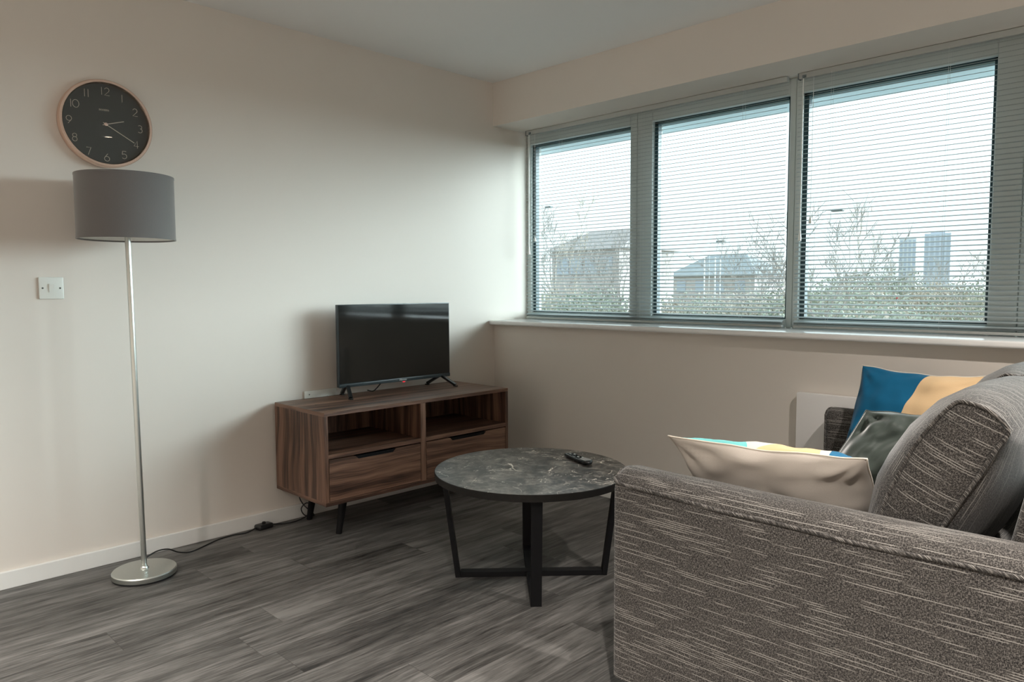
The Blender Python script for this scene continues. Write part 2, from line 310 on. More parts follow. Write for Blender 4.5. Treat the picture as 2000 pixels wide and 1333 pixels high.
# ------------------------------------------------------------------ geometry helpers
class MB:
    def __init__(s): s.bm = bmesh.new(); s.uv = s.bm.loops.layers.uv.new('UVMap')
    def box(s, x0, x1, y0, y1, z0, z1, bev=0.0, seg=2, mi=0):
        r = bmesh.ops.create_cube(s.bm, size=1.0)['verts']
        for v in r: v.co = Vector(((x0+x1)/2 + v.co.x*(x1-x0), (y0+y1)/2 + v.co.y*(y1-y0), (z0+z1)/2 + v.co.z*(z1-z0)))
        fs = {f for v in r for f in v.link_faces}
        for f in fs: f.material_index = mi
        if bev > 0:
            es = {e for v in r for e in v.link_edges}
            bmesh.ops.bevel(s.bm, geom=list(es), offset=bev, segments=seg, affect='EDGES', profile=0.5)
        return s
    def tube(s, pts, r, n=8, cap=True, flat=1.0):
        pts = [Vector(p) for p in pts]; rr = r if isinstance(r, (list, tuple)) else [r]*len(pts)
        rings = []; prev = None
        for i, p in enumerate(pts):
            d = (pts[min(i+1, len(pts)-1)] - pts[max(i-1, 0)]).normalized()
            if prev is None:
                a = Vector((0, 0, 1)) if abs(d.z) < 0.9 else Vector((1, 0, 0))
                x = d.cross(a).normalized()
            else: x = (prev - d*prev.dot(d)).normalized()
            prev = x; y = d.cross(x)
            rings.append([s.bm.verts.new(p + (x*math.cos(2*PI*k/n) + y*math.sin(2*PI*k/n)*flat)*rr[i]) for k in range(n)])
        for a, b_ in zip(rings, rings[1:]):
            for k in range(n): s.bm.faces.new((a[k], a[(k+1) % n], b_[(k+1) % n], b_[k]))
        if cap:
            s.bm.faces.new(rings[0][::-1]); s.bm.faces.new(rings[-1])
        return s
    def lathe(s, prof, n=48, c=(0, 0, 0), axis='z', closed=False, a0=0.0):
        rings = []
        for (r, h) in prof:
            ring = []
            for k in range(n):
                t = 2*PI*k/n + a0; a, b_ = r*math.cos(t), r*math.sin(t)
                co = (a, b_, h) if axis == 'z' else (h, a, b_) if axis == 'x' else (a, h, b_)
                ring.append(s.bm.verts.new(Vector(co) + Vector(c)))
            rings.append(ring)
        prs = list(zip(rings, rings[1:])) + ([(rings[-1], rings[0])] if closed else [])
        for a, b_ in prs:
            for k in range(n):
                s.bm.faces.new((a[k], a[(k+1) % n], b_[(k+1) % n], b_[k]))
        if not closed:
            s.bm.faces.new(rings[0]); s.bm.faces.new(rings[-1])
        return s
    def prism(s, poly, axis, a, b_):
        def mk(p, h): return (p[0], p[1], h) if axis == 'z' else (h, p[0], p[1]) if axis == 'x' else (p[0], h, p[1])
        A = [s.bm.verts.new(mk(p, a)) for p in poly]; B = [s.bm.verts.new(mk(p, b_)) for p in poly]; n = len(poly)
        for k in range(n): s.bm.faces.new((A[k], A[(k+1) % n], B[(k+1) % n], B[k]))
        s.bm.faces.new(A[::-1]); s.bm.faces.new(B); return s
    def bar(s, p, q, w, t, side):
        """flat bar from p to q, width w along the 'side' direction, thickness t"""
        p, q = Vector(p), Vector(q); d = (q-p).normalized(); sd = Vector(side); sd = (sd - d*sd.dot(d)).normalized(); th = d.cross(sd)
        V = [s.bm.verts.new(c + sd*(w/2*i) + th*(t/2*j)) for c in (p, q) for i, j in ((-1, -1), (1, -1), (1, 1), (-1, 1))]
        for k in range(4): s.bm.faces.new((V[k], V[(k+1) % 4], V[4+(k+1) % 4], V[4+k]))
        s.bm.faces.new(V[:4][::-1]); s.bm.faces.new(V[4:]); return s
    def quad(s, pts):
        s.bm.faces.new([s.bm.verts.new(p) for p in pts]); return s
    def boxuv(s, g=0, off=(0, 0)):
        """box projected uv in metres; grain (u) runs along axis g"""
        for f in s.bm.faces:
            n = f.normal if f.normal.length else Vector((0, 0, 1)); f.normal_update(); n = f.normal
            a = max(range(3), key=lambda i: abs(n[i])); ax = [i for i in range(3) if i != a]
            ui = g if g in ax else ax[0]; vi = [i for i in ax if i != ui][0]
            for l in f.loops: l[s.uv].uv = (l.vert.co[ui]+off[0], l.vert.co[vi]+off[1]+a*0.37)
        return s
    def build(s, name, mat, parent=None, smooth=None, loc=None, recalc=True):
        if recalc: bmesh.ops.recalc_face_normals(s.bm, faces=s.bm.faces[:])
        me = bpy.data.meshes.new(name); s.bm.to_mesh(me); s.bm.free()
        for mm in (mat if isinstance(mat, (list, tuple)) else [mat]): me.materials.append(MAT[mm] if isinstance(mm, str) else mm)
        if smooth is not None:
            me.polygons.foreach_set('use_smooth', [True]*len(me.polygons))
            if smooth < 180: me.set_sharp_from_angle(angle=math.radians(smooth))
        o = bpy.data.objects.new(name, me); COL.objects.link(o)
        if parent: o.parent = parent
        if loc is not None: o.location = loc
        return o
def thing(name, label, cat, loc=(0, 0, 0), rz=0.0, group=None):
    o = bpy.data.objects.new(name, None); COL.objects.link(o); o.location = loc; o.rotation_euler = (0, 0, rz)
    o.empty_display_size = 0.05; return tag(o, label, cat, group)
def tag(o, label, cat, group=None):
    o['label'] = label; o['category'] = cat
    if group: o['group'] = group
    return o
def struct(o): o['kind'] = 'structure'; return o
def dup(root, loc=None, rz=None, scale=None, label=None, group=None):
    r = root.copy(); COL.objects.link(r)
    if loc is not None: r.location = loc
    if rz is not None: r.rotation_euler = (0, 0, rz)
    if scale is not None: r.scale = (scale, scale, scale)
    if label: r['label'] = label
    if group: r['group'] = group
    for ch in list(root.children):
        c = ch.copy(); COL.objects.link(c); c.parent = r
        for g in ch.children:
            d = g.copy(); COL.objects.link(d); d.parent = c
    return r
def text_mesh(txt, size, mat, name, parent, mat_world, extrude=0.0003):
    cu = bpy.data.curves.new('lettering', 'FONT'); cu.body = txt; cu.size = size; cu.extrude = extrude; cu.align_x = 'CENTER'; cu.align_y = 'CENTER'
    t = bpy.data.objects.new('lettering', cu); COL.objects.link(t)
    bpy.context.view_layer.update()
    me = bpy.data.meshes.new_from_object(t.evaluated_get(bpy.context.evaluated_depsgraph_get()))
    bpy.data.objects.remove(t); me.transform(mat_world); me.materials.clear(); me.materials.append(MAT[mat]); me.name = name
    o = bpy.data.objects.new(name, me); COL.objects.link(o); o.parent = parent
    return o
# frame of a surface facing +x (viewer right = +y, up = +z)
FACE_X = Matrix(((0, 0, 1, 0), (1, 0, 0, 0), (0, 1, 0, 0), (0, 0, 0, 1)))

# ================================================================== ROOM
XR, YB, H = 4.9, -6.6, 2.4
Z0, Z1 = 0.949, 2.14          # window opening
WT = 0.42                     # wall thickness at the window
struct(MB().box(-0.2, XR+0.2, YB-0.2, 0.0, -0.1, 0.0).build('floor', 'floor'))
struct(MB().box(-0.2, XR+0.2, YB-0.2, 0.42, H, H+0.1).build('ceiling', 'ceiling'))
struct(MB().box(-0.2, 0.0, YB-0.2, WT, -0.1, H).build('wall_left', 'wall'))
WX1 = 4.45
mb = MB(); mb.box(0, XR, 0.0, WT, -0.1, 0.922); mb.box(0, XR, 0.0, WT, Z1, H); mb.box(WX1, XR, 0.0, WT, 0.922, Z1)
struct(mb.build('wall_window', 'wall'))
struct(MB().box(XR, XR+0.2, YB-0.2, WT, -0.1, H).build('wall_right', 'wall'))
struct(MB().box(0, XR, YB-0.2, YB, -0.1, H).build('wall_back', 'wall'))
def skirting(name, x0, x1, y0, y1, ax):
    mb = MB(); mb.box(x0, x1, y0, y1, 0, 0.068, 0.003, 2); struct(mb.build(name, 'trim'))
skirting('baseboard_left', 0.0, 0.015, YB, 0.0, 1)
skirting('baseboard_window', 0.015, XR, -0.015, 0.0, 0)
skirting('baseboard_back', 0.015, XR, YB, YB+0.015, 0)
skirting('baseboard_right', XR-0.015, XR, YB+0.015, -0.015, 0)
# window sill
mb = MB(); mb.box(0.0, WX1, -0.048, 0.31, 0.922, 0.949, 0.008, 3); struct(mb.build('trim_1', 'sill', smooth=40))
# outer lintel and outer sill
mb = MB(); mb.box(-0.2, WX1+0.3, 0.42, 0.60, 2.055, 2.45); struct(mb.build('trim_2', 'outer'))
mb = MB(); mb.box(-0.2, WX1+0.3, 0.42, 0.55, 0.88, 0.93); struct(mb.build('trim_3', 'outer'))

# ------------------------------------------------------------------ windows
YF, YG = 0.30, 0.335
OPEN = [(0.035, 0.812), (0.962, 1.742), (1.802, 2.588), (2.78, 3.56), (3.62, 4.40)]
JO = [0.0, 0.86, 1.772, 2.69, 3.59, WX1]
PZ0, PZ1 = 0.992, 2.062
for i, (a, b_) in enumerate(OPEN):
    x0, x1 = JO[i]+0.0008, JO[i+1]-0.0008
    mb = MB()
    mb.box(x0, a, YF, 0.40, Z0, Z1, 0.003, 1); mb.box(b_, x1, YF, 0.40, Z0, Z1, 0.003, 1)
    mb.box(a, b_, YF, 0.40, Z0, PZ0, 0.003, 1); mb.box(a, b_, YF, 0.40, PZ1, Z1, 0.003, 1)
    fr_ = struct(mb.build('window_%d' % (i+1), 'frame'))
    mb = MB(); g = 0.014; y0, y1 = YG-0.012, YG+0.02
    mb.box(a, a+g*1.6, y0, y1, PZ0, PZ1); mb.box(b_-g, b_, y0, y1, PZ0, PZ1); mb.box(a, b_, y0, y1, PZ0, PZ0+0.006); mb.box(a, b_, y0, y1, PZ1-g, PZ1)
    mb.build('gasket', 'gasket', fr_)
    MB().box(a+0.002, b_-0.002, YG, YG+0.006, PZ0+0.002, PZ1-0.002).build('pane', 'glass', fr_)

# ------------------------------------------------------------------ venetian blinds
YBL = 0.252; TILT = math.radians(16)
def blind(x0, x1, cords, wand_x, label, group):
    root = thing('venetian_blind', label, 'blind', (x0, YBL, 0.952), 0, group)
    W = x1-x0; top = Z1-0.952-0.002
    hr = MB().box(0, W, -0.0125, 0.0125, top-0.026, top, 0.0015, 1).build('headrail', 'rail', root)
    # dark end cap
    MB().box(-0.002, 0.003, -0.0135, 0.0135, top-0.028, top).build('end_cap', 'lamphead', hr)
    mb = MB(); n = 54; zt = top-0.04; zb = 0.032; sp = (zt-zb)/n
    def slat(z, x0=0.0, x1=W, tl=TILT):
        prof = []
        for j in range(5):
            s_ = -1+j*0.5; yy = s_*0.0125*math.cos(tl); zz = s_*0.0125*math.sin(tl) + 0.0014*(1-s_*s_)
            prof.append((yy, zz))
        a = [mb.bm.verts.new((x0, p[0], z+p[1])) for p in prof]; b_ = [mb.bm.verts.new((x1, p[0], z+p[1])) for p in prof]
        a2 = [mb.bm.verts.new((x0, p[0], z+p[1]-0.0004)) for p in prof]; b2 = [mb.bm.verts.new((x1, p[0], z+p[1]-0.0004)) for p in prof]
        for j in range(4):
            mb.bm.faces.new((a[j], b_[j], b_[j+1], a[j+1])); mb.bm.faces.new((a2[j+1], b2[j+1], b2[j], a2[j]))
        mb.bm.faces.new((a[0], a2[0], b2[0], b_[0])); mb.bm.faces.new((a[4], b_[4], b2[4], a2[4]))
    for k in range(n+1): slat(zb+k*sp)
    for k in range(3): slat(0.020+k*0.0032, tl=0.03)
    mb.build('slats', 'slat', root, smooth=40)
    MB().box(0, W, -0.0125, 0.0125, 0.001, 0.014, 0.003, 2).build('bottom_rail', 'rail', root, smooth=40)
    for cx in cords:
        mb = MB(); x = cx-x0
        for yy in (-0.0135, 0.0135): mb.tube([(x, yy, 0.012), (x, yy, top-0.02)], 0.0005, 4)
        for k in range(n+1): mb.tube([(x, -0.0135, zb+k*sp-0.004), (x, 0.0135, zb+k*sp+0.002)], 0.0003, 3)
        mb.build('ladder_cord', 'cord', root)
    x = wand_x-x0
    wd = MB().tube([(x, -0.024, 0.455), (x, -0.022, top-0.03)], 0.0032, 6).build('wand', 'clear', root, smooth=60)
    MB().lathe([(0.0035, 0.0), (0.0075, -0.03), (0.008, -0.045), (0.004, -0.047)], 10, (x, -0.024, 0.457)).build('wand_tip', 'clear', wd, smooth=60)
    mb = MB(); mb.tube([(x, -0.008, top-0.02), (x, -0.022, top-0.022), (x, -0.022, top-0.034)], 0.0028, 6)
    mb.box(x-0.008, x+0.008, -0.0165, -0.012, top-0.024, top-0.012)
    mb.build('tilt_bracket', 'lamphead', root)
    # lift cord with tassel
    x += 0.045
    lc = MB().tube([(x, -0.017, 0.52), (x, -0.016, top-0.03)], 0.0012, 5).build('lift_cord', 'cord', root)
    MB().lathe([(0.002, 0.0), (0.007, -0.02), (0.0078, -0.032), (0.003, -0.034)], 10, (x, -0.017, 0.523)).build('tassel', 'clear', lc, smooth=60)
    return root
blind(0.048, 1.752, (0.33, 0.93, 1.53), 0.085, 'wide pale grey slatted blind over the two windows nearest the wall with the clock', 'venetian blinds on the long window')
blind(1.806, 3.585, (1.96, 2.43, 2.90, 3.4), 1.835, 'pale grey slatted blind hanging to the right of the bare mullion with clear tilt wand', 'venetian blinds on the long window')

# ================================================================== CLOCK
ck = thing('wall_clock', 'round charcoal wall clock with rose gold rim above the floor lamp', 'clock', (0.0, -2.192, 1.817))
R0 = 0.174
MB().lathe([(R0-0.014, 0.001), (R0-0.003, 0.002), (R0, 0.010), (R0, 0.036), (R0-0.004, 0.042), (R0-0.012, 0.042), (R0-0.015, 0.036), (R0-0.015, 0.012)], 96, axis='x', closed=True).build('rim', 'copper', ck, smooth=35)
MB().lathe([(0.0005, 0.0), (R0-0.014, 0.0), (R0-0.014, 0.014), (0.0005, 0.014)], 72, (0.002, 0, 0), axis='x').build('dial', 'face', ck, smooth=30)
MB().lathe([(0.0005, 0.0), (R0-0.016, 0.0), (R0-0.016, 0.0015), (0.0005, 0.0015)], 72, (0.0345, 0, 0), axis='x').build('glass_cover', 'clockglass', ck, smooth=30)
def arc(cx, cy, r, a0, a1, n=14, ry=None):
    ry = ry or r
    return [(cx + r*math.cos(math.radians(a0+(a1-a0)*k/n)), cy + ry*math.sin(math.radians(a0+(a1-a0)*k/n))) for k in range(n+1)]
DIG = {  # strokes in a 0.6 x 1 cell, origin at its centre
 '0': [arc(0, 0, .38, 90, 450, 28, .5)], '1': [[(0, -.5), (0, .5)]],
 '2': [arc(0, .22, .28, 165, -35, 14) + [(-.30, -.5), (.32, -.5)]],
 '3': [arc(-.02, .25, .25, 140, -75, 14), arc(-.02, -.21, .29, 85, -140, 16)],
 '4': [[(.14, -.5), (.14, .5), (-.30, -.22), (.32, -.22)]],
 '5': [[(.26, .5), (-.20, .5), (-.26, .06)] + arc(-.01, -.18, .32, 125, -140, 18)],
 '6': [[(.12, .5)] + arc(0, -.18, .32, 150, 510, 26)],
 '7': [[(-.28, .5), (.28, .5), (-.08, -.5)]],
 '8': [arc(0, .26, .24, 0, 360, 22), arc(0, -.23, .28, 0, 360, 24)],
 '9': [arc(0, .18, .32, -30, 330, 26) + [(-.12, -.5)]] }
def ribbon(mb, pts, wd, x, oy, oz, sc_):
    P_ = [Vector((0, oy+p[0]*sc_, oz+p[1]*sc_)) for p in pts]
    A, B = [], []
    for i, p in enumerate(P_):
        d = (P_[min(i+1, len(P_)-1)] - P_[max(i-1, 0)]); d.normalize(); n_ = Vector((0, -d.z, d.y))*wd/2
        A.append(p+n_); B.append(p-n_)
    for i in range(len(P_)-1):
        vs = []
        for xx in (x, x+0.0008): vs += [mb.bm.verts.new((xx, q.y, q.z)) for q in (A[i], A[i+1], B[i+1], B[i])]
        for f in ((0, 1, 2, 3), (7, 6, 5, 4), (0, 4, 5, 1), (1, 5, 6, 2), (2, 6, 7, 3), (3, 7, 4, 0)): mb.bm.faces.new([vs[j] for j in f])
for h in range(1, 13):
    a = math.radians(90-30*h); mb = MB(); s_ = str(h); rr = 0.132
    hh = 0.030; adv = 0.0195 if len(s_) == 2 else 0
    if h == 11: adv = 0.013
    if h == 10: adv = 0.0175
    for j, ch in enumerate(s_):
        oy = rr*math.cos(a) + (j-(len(s_)-1)/2)*adv; oz = rr*math.sin(a)
        for st in DIG[ch]: ribbon(mb, st, 0.0017, 0.0162, oy, oz, hh)
    mb.build('numeral', 'numeral', ck)
def hand(name, ang, ln, wd, x):
    a = math.radians(90-ang); d = Vector((0, math.cos(a), math.sin(a)))
    MB().bar(Vector((x, 0, 0)) - d*0.012, Vector((x, 0, 0)) + d*ln, wd, 0.0008, (0, -d.z, d.y)).build(name, 'numeral', ck)
hand('hour_hand', 73, 0.072, 0.0030, 0.019); hand('minute_hand', 120, 0.122, 0.0026, 0.021)
MB().lathe([(0.0005, 0), (0.007, 0), (0.007, 0.004), (0.0005, 0.005)], 20, (0.0175, 0, 0), axis='x').build('hub', 'copper', ck, smooth=40)
text_mesh('acctim', 0.0145, 'numeral', 'maker_name', ck, Matrix.Translation((0.0166, -0.004, 0.058)) @ FACE_X)

# ================================================================== LIGHT SWITCH
sw = thing('light_switch', 'white single light switch on the wall left of the floor lamp', 'light switch', (0.0, -2.41, 1.154))
pw = 0.043
MB().box(0.0005, 0.009, -pw, pw, -pw, pw, 0.003, 3).build('faceplate', 'white_plastic', sw, smooth=40)
MB().prism([(-0.0105, 0), (-0.0105, 0.0)][:0] or [(0.008, -0.016), (0.0125, -0.016), (0.0145, 0.016), (0.008, 0.016)], 'y', -0.0085, 0.0085).build('rocker', 'white_plastic', sw)
for yy in (-0.030, 0.030):
    MB().lathe([(0.0005, 0), (0.0035, 0), (0.0035, 0.0012), (0.0005, 0.0012)], 14, (0.0088, yy, 0), axis='x').build('screw', 'screw', sw)

# ================================================================== FLOOR LAMP
fl = thing('floor_lamp', 'steel floor lamp with round base and grey drum shade beneath the clock', 'floor lamp', (0.247, -2.187, 0.0))
MB().lathe([(0.0005, 0.0), (0.117, 0.0), (0.117, 0.008), (0.0005, 0.008)], 64).build('rubber_pad', 'blackplastic', fl, smooth=40)
MB().lathe([(0.0005, 0.008), (0.119, 0.008), (0.1195, 0.011), (0.119, 0.024), (0.116, 0.028), (0.0005, 0.030)], 96).build('base', 'steel', fl, smooth=30)
lx_, ly_ = -0.010, -0.010
pole = MB().tube([(0, 0, 0.028), (lx_*0.5, ly_*0.5, 0.70), (lx_, ly_, 1.40)], 0.0105, 20).build('pole', 'steel', fl, smooth=50)
MB().lathe([(0.0005, 0), (0.017, 0), (0.017, 0.004), (0.011, 0.012), (0.0005, 0.012)], 24, (0, 0, 0.029)).build('collar', 'steel', pole, smooth=40)
MB().lathe([(0.0005, 0), (0.015, 0), (0.018, 0.01), (0.018, 0.05), (0.0005, 0.05)], 24, (lx_, ly_, 1.355)).build('lamp_holder', 'white_plastic', fl, smooth=40)
MB().lathe([(0.0005, 0), (0.014, 0), (0.016, 0.02), (0.029, 0.05), (0.030, 0.065), (0.022, 0.085), (0.0005, 0.094)], 24, (lx_, ly_, 1.405)).build('bulb', 'white_plastic', fl, smooth=80)
SX, SY, SZ0, SZ1, SR = -0.011, -0.011, 1.343, 1.582, 0.173
mb = MB()
mb.lathe([(SR, SZ0), (SR, SZ1), (SR-0.002, SZ1), (SR-0.002, SZ0)], 96, (SX, SY, 0), closed=True)
for f in mb.bm.faces:
    c = f.calc_center_median(); r = math.hypot(c.x-SX, c.y-SY)
    if r < SR-0.0015: f.material_index = 1
shd = mb.build('lamp_shade', ['shade', 'shade_in'], fl, smooth=40)
for z in (SZ0, SZ1): MB().lathe([(SR+0.0012, z-0.003), (SR+0.0012, z+0.003), (SR-0.0025, z+0.003), (SR-0.0025, z-0.003)], 96, (SX, SY, 0), closed=True).build('hem', 'shade', shd, smooth=40)
mb = MB()
for k in range(3):
    a = 2*PI*k/3+0.6; mb.tube([(lx_+0.02*math.cos(a), ly_+0.02*math.sin(a), 1.362), (SX+(SR-0.003)*math.cos(a), SY+(SR-0.003)*math.sin(a), 1.350)], 0.0018, 6)
mb.tube([(lx_+0.021*math.cos(t), ly_+0.021*math.sin(t), 1.362) for t in [k*PI/10 for k in range(21)]], 0.0018, 6)
mb.build('shade_carrier', 'white_plastic', fl)

# power cord of the lamp with its foot switch
def smooth_path(pts, n=8):
    P_ = [Vector(p) for p in pts]; out = []
    for i in range(len(P_)-1):
        p0, p1, p2, p3 = P_[max(i-1, 0)], P_[i], P_[i+1], P_[min(i+2, len(P_)-1)]
        for k in range(n):
            t = k/n; out.append(0.5*((2*p1) + (p2-p0)*t + (2*p0-5*p1+4*p2-p3)*t*t + (3*p1-p0-3*p2+p3)*t**3))
    return out + [P_[-1]]
cord = MB().tube(smooth_path([(-0.008, 0.006, 0.066), (-0.035, 0.060, 0.074), (-0.075, 0.120, 0.058), (-0.110, 0.175, 0.022), (-0.128, 0.225, 0.004), (-0.142, 0.275, 0.004),
    (-0.178, 0.345, 0.004), (-0.200, 0.400, 0.004), (-0.205, 0.470, 0.004), (-0.195, 0.520, 0.004), (-0.208, 0.575, 0.012)]), 0.0030, 8).build('cord', 'blackplastic', fl, smooth=60)
mb = MB(); mb.box(-0.026, 0.026, -0.040, 0.040, 0.0, 0.024, 0.010, 4)
fs = mb.build('foot_switch', 'blackplastic', fl, smooth=50, loc=(-0.207, 0.612, 0.0)); fs.rotation_euler = (0, 0, 0.12)
MB().lathe([(0.0005, 0), (0.009, 0), (0.008, 0.009), (0.0005, 0.010)], 16, (0, 0, 0.023)).build('button', MAT['redsign'] and 'hole', fs, smooth=40)
MB().tube(smooth_path([(-0.207, 0.650, 0.012), (-0.205, 0.69, 0.004), (-0.185, 0.745, 0.004), (-0.195, 0.80, 0.005), (-0.190, 0.835, 0.02), (-0.20, 0.86, 0.06), (-0.21, 0.84, 0.075), (-0.215, 0.815, 0.05),
    (-0.205, 0.83, 0.015), (-0.19, 0.87, 0.010), (-0.18, 0.845, 0.04), (-0.20, 0.815, 0.08), (-0.21, 0.80, 0.14), (-0.213, 0.805, 0.30)]), 0.0030, 8).build('cord', 'blackplastic', fl, smooth=60)

# ================================================================== TV STAND
ST = (0.022, 0.475, -1.494, -0.352, 0.176, 0.600)   # x0 x1 y0 y1 z0 z1
sx0, sx1, sy0, sy1, sz0, sz1 = ST
st = thing('tv_stand', 'dark walnut television stand with two open compartments and two drawers', 'tv stand', (0.25, -0.923, 0.0))
ox, oy = -0.25, 0.923
def spanel(name, x0, x1, y0, y1, z0, z1, g, parent=st, mat='walnut', bev=0.0008, off=(0, 0)):
    return MB().box(x0+ox, x1+ox, y0+oy, y1+oy, z0, z1, bev, 1).boxuv(g, off).build(name, mat, parent)
T = 0.018
spanel('top_panel', sx0, sx1, sy0, sy1, sz1-T, sz1, 1)
spanel('bottom_panel', sx0, sx1, sy0, sy1, sz0, sz0+T, 1, off=(3, 1))
spanel('side_panel', sx0, sx1, sy0, sy0+T, sz0+T, sz1-T, 2, off=(1, .3))
spanel('side_panel', sx0, sx1, sy1-T, sy1, sz0+T, sz1-T, 2, off=(2, .7))
YM0, YM1 = -0.958, -0.926
spanel('divider', sx0+0.008, sx1, YM0, YM1, sz0+T, sz1-T, 2, off=(5, .1))
bk = spanel('back_panel', sx0, sx0+0.006, sy0+T, sy1-T, sz0+T, sz1-T, 2, off=(6, .9))
for yc in (-1.395, -0.72):
    MB().lathe([(0.0005, 0), (0.036, 0), (0.036, 0.0025), (0.0005, 0.0025)], 32, (sx0+0.0062+ox, yc+oy, 0.555), axis='x').build('cable_hole', 'hole', bk)
ZS0, ZS1 = 0.389, 0.409
for (a, b_), k in (((sy0+T, YM0), 0), ((YM1, sy1-T), 1)):
    spanel('shelf', sx0+0.008, sx1-0.001, a, b_, ZS0, ZS1, 1, off=(k*2.3, .2))
    dz0, dz1 = sz0+T+0.003, ZS0-0.006
    y0, y1 = a+0.003, b_-0.003; hy0 = y0+(y1-y0)*(0.29 if k == 0 else 0.30); hy1 = y0+(y1-y0)*(0.69 if k == 0 else 0.72)
    # drawer front with a scooped pull along its top edge
    mb = MB(); poly = [(y0+oy, dz0), (y1+oy, dz0), (y1+oy, dz1), (hy1+0.012+oy, dz1), (hy1-0.006+oy, dz1-0.016), (hy0+0.006+oy, dz1-0.016), (hy0-0.012+oy, dz1), (y0+oy, dz1)]
    mb.prism(poly, 'x', sx1-0.018+ox, sx1-0.001+ox); mb.boxuv(1, (k*1.7+.4, .5))
    d = mb.build('drawer', 'walnut', st)
    MB().box(sx1-0.016+ox, sx1-0.003+ox, hy0-0.010+oy, hy1+0.010+oy, dz1-0.018, dz1-0.002).build('handle', 'black', d)
    MB().box(sx0+0.02+ox, sx1-0.019+ox, y0+0.006+oy, y1-0.006+oy, dz0+0.005, dz1-0.025).boxuv(1).build('drawer_box', 'hole', d)
for (lx, ly, dx, dy) in ((0.365, -1.335, 0.0, -0.03), (0.10, -1.335, -0.03, -0.015), (0.365, -0.51, 0.0, 0.03), (0.10, -0.51, -0.03, 0.015)):
    MB().tube([(lx+dx+ox, ly+dy+oy, 0.0), (lx+ox, ly+oy, sz0)], [0.0135, 0.021], 20).build('leg', 'black', st, smooth=50)
# small screw mark on the top
MB().lathe([(0.0005, 0), (0.004, 0), (0.004, 0.0012), (0.0005, 0.0012)], 12, (0.235+ox, -1.395+oy, sz1)).build('cap', 'screw', st)

# ================================================================== TELEVISION
tv = thing('television', 'flat black television on splayed feet standing on the walnut stand', 'television', (0.13, -0.848, sz1))
W2, TZ0, TZ1 = 0.361, 0.052, 0.468
mb = MB(); mb.box(-0.010, 0.012, -W2, W2, TZ0, TZ1, 0.002, 2); mb.box(-0.055, -0.010, -W2+0.04, W2-0.04, TZ0+0.015, TZ0+0.30, 0.012, 3)
mb.build('housing', 'bezel', tv, smooth=40)
MB().box(0.0122, 0.0138, -W2+0.004, W2-0.004, TZ0+0.019, TZ1-0.004, 0.0005, 1).build('screen', 'screen', tv)
MB().box(0.0122, 0.0150, -W2, W2, TZ0-0.001, TZ0+0.017, 0.002, 2).build('lower_bezel', 'bezel', tv, smooth=40)
text_mesh('Hisense', 0.0150, 'logo', 'lettering', tv, Matrix.Translation((0.0153, 0.032, TZ0+0.0085)) @ FACE_X, 0.0002)
MB().box(0.004, 0.012, 0.034, 0.048, TZ0-0.007, TZ0, 0.001, 1).build('standby_light', 'red_led', tv)
for s_, yb in ((-1, -0.310), (1, 0.305)):
    mb = MB()
    for dx in (-0.088, 0.088):
        mb.bar((dx*0.13, yb, TZ0+0.004), (dx, yb+s_*(0.033 if dx > 0 else -0.028), 0.009), 0.017, 0.012, (0, 1, 0))
        mb.box(dx-0.012, dx+0.012, yb+s_*(0.033 if dx > 0 else -0.028)-0.009, yb+s_*(0.033 if dx > 0 else -0.028)+0.009, 0.0, 0.006, 0.002, 1)
    mb.build('foot', 'blackplastic', tv)
MB().tube(smooth_path([(-0.02, -0.075, TZ0+0.01), (-0.03, -0.10, 0.03), (-0.045, -0.12, 0.008), (-0.09, -0.125, 0.008), (-0.099, -0.13, -0.02)][:4]), 0.003, 6).build('cord', 'blackplastic', tv)
# socket plate on the wall behind
sk = thing('wall_socket', 'white socket plate low on the wall behind the television', 'socket', (0.0, -1.235, 0.592))
MB().box(0.0005, 0.012, -0.092, 0.092, -0.043, 0.043, 0.003, 2).build('faceplate', 'white_plastic', sk, smooth=40)
for yy in (-0.04, 0.04): MB().prism([(0.0118, -0.01), (0.016, -0.01), (0.018, 0.01), (0.0118, 0.01)], 'y', yy-0.006, yy+0.006).build('rocker', 'white_plastic', sk)
MB().lathe([(0.0005, 0), (0.0033, 0), (0.0033, 0.0012), (0.0005, 0.0012)], 12, (0.0118, -0.066, 0.024), axis='x').build('screw', 'screw', sk)

# ================================================================== COFFEE TABLE
ct = thing('coffee_table', 'round dark marble coffee table on black crossed frame legs', 'coffee table', (1.352, -1.094, 0.0), math.radians(-43.2))
TT, TH = 0.433, 0.027
mb = MB(); mb.lathe([(0.0005, TT-TH), (0.3795, TT-TH), (0.3795, TT), (0.0005, TT)], 128)
tt_ = mb.build('tabletop', 'marble', ct, smooth=30)
MB().lathe([(0.3797, TT-TH), (0.3815, TT-TH+0.001), (0.382, TT-0.002), (0.3797, TT-0.0003)], 128, closed=True).build('shaded_edge', 'edge', tt_, smooth=30)  # rim of the marble top, painted near black as shade
RT, RB, BW, BT = 0.345, 0.292, 0.040, 0.020
for k, ax in enumerate(((1, 0), (0, 1))):
    for sg in (1, -1):
        d = Vector((ax[0]*sg, ax[1]*sg, 0)); side = Vector((-d.y, d.x, 0))
        MB().bar(d*RB + Vector((0, 0, 0.0)), d*RT + Vector((0, 0, TT-TH)), BW, BT, side).build('leg', 'black', ct)
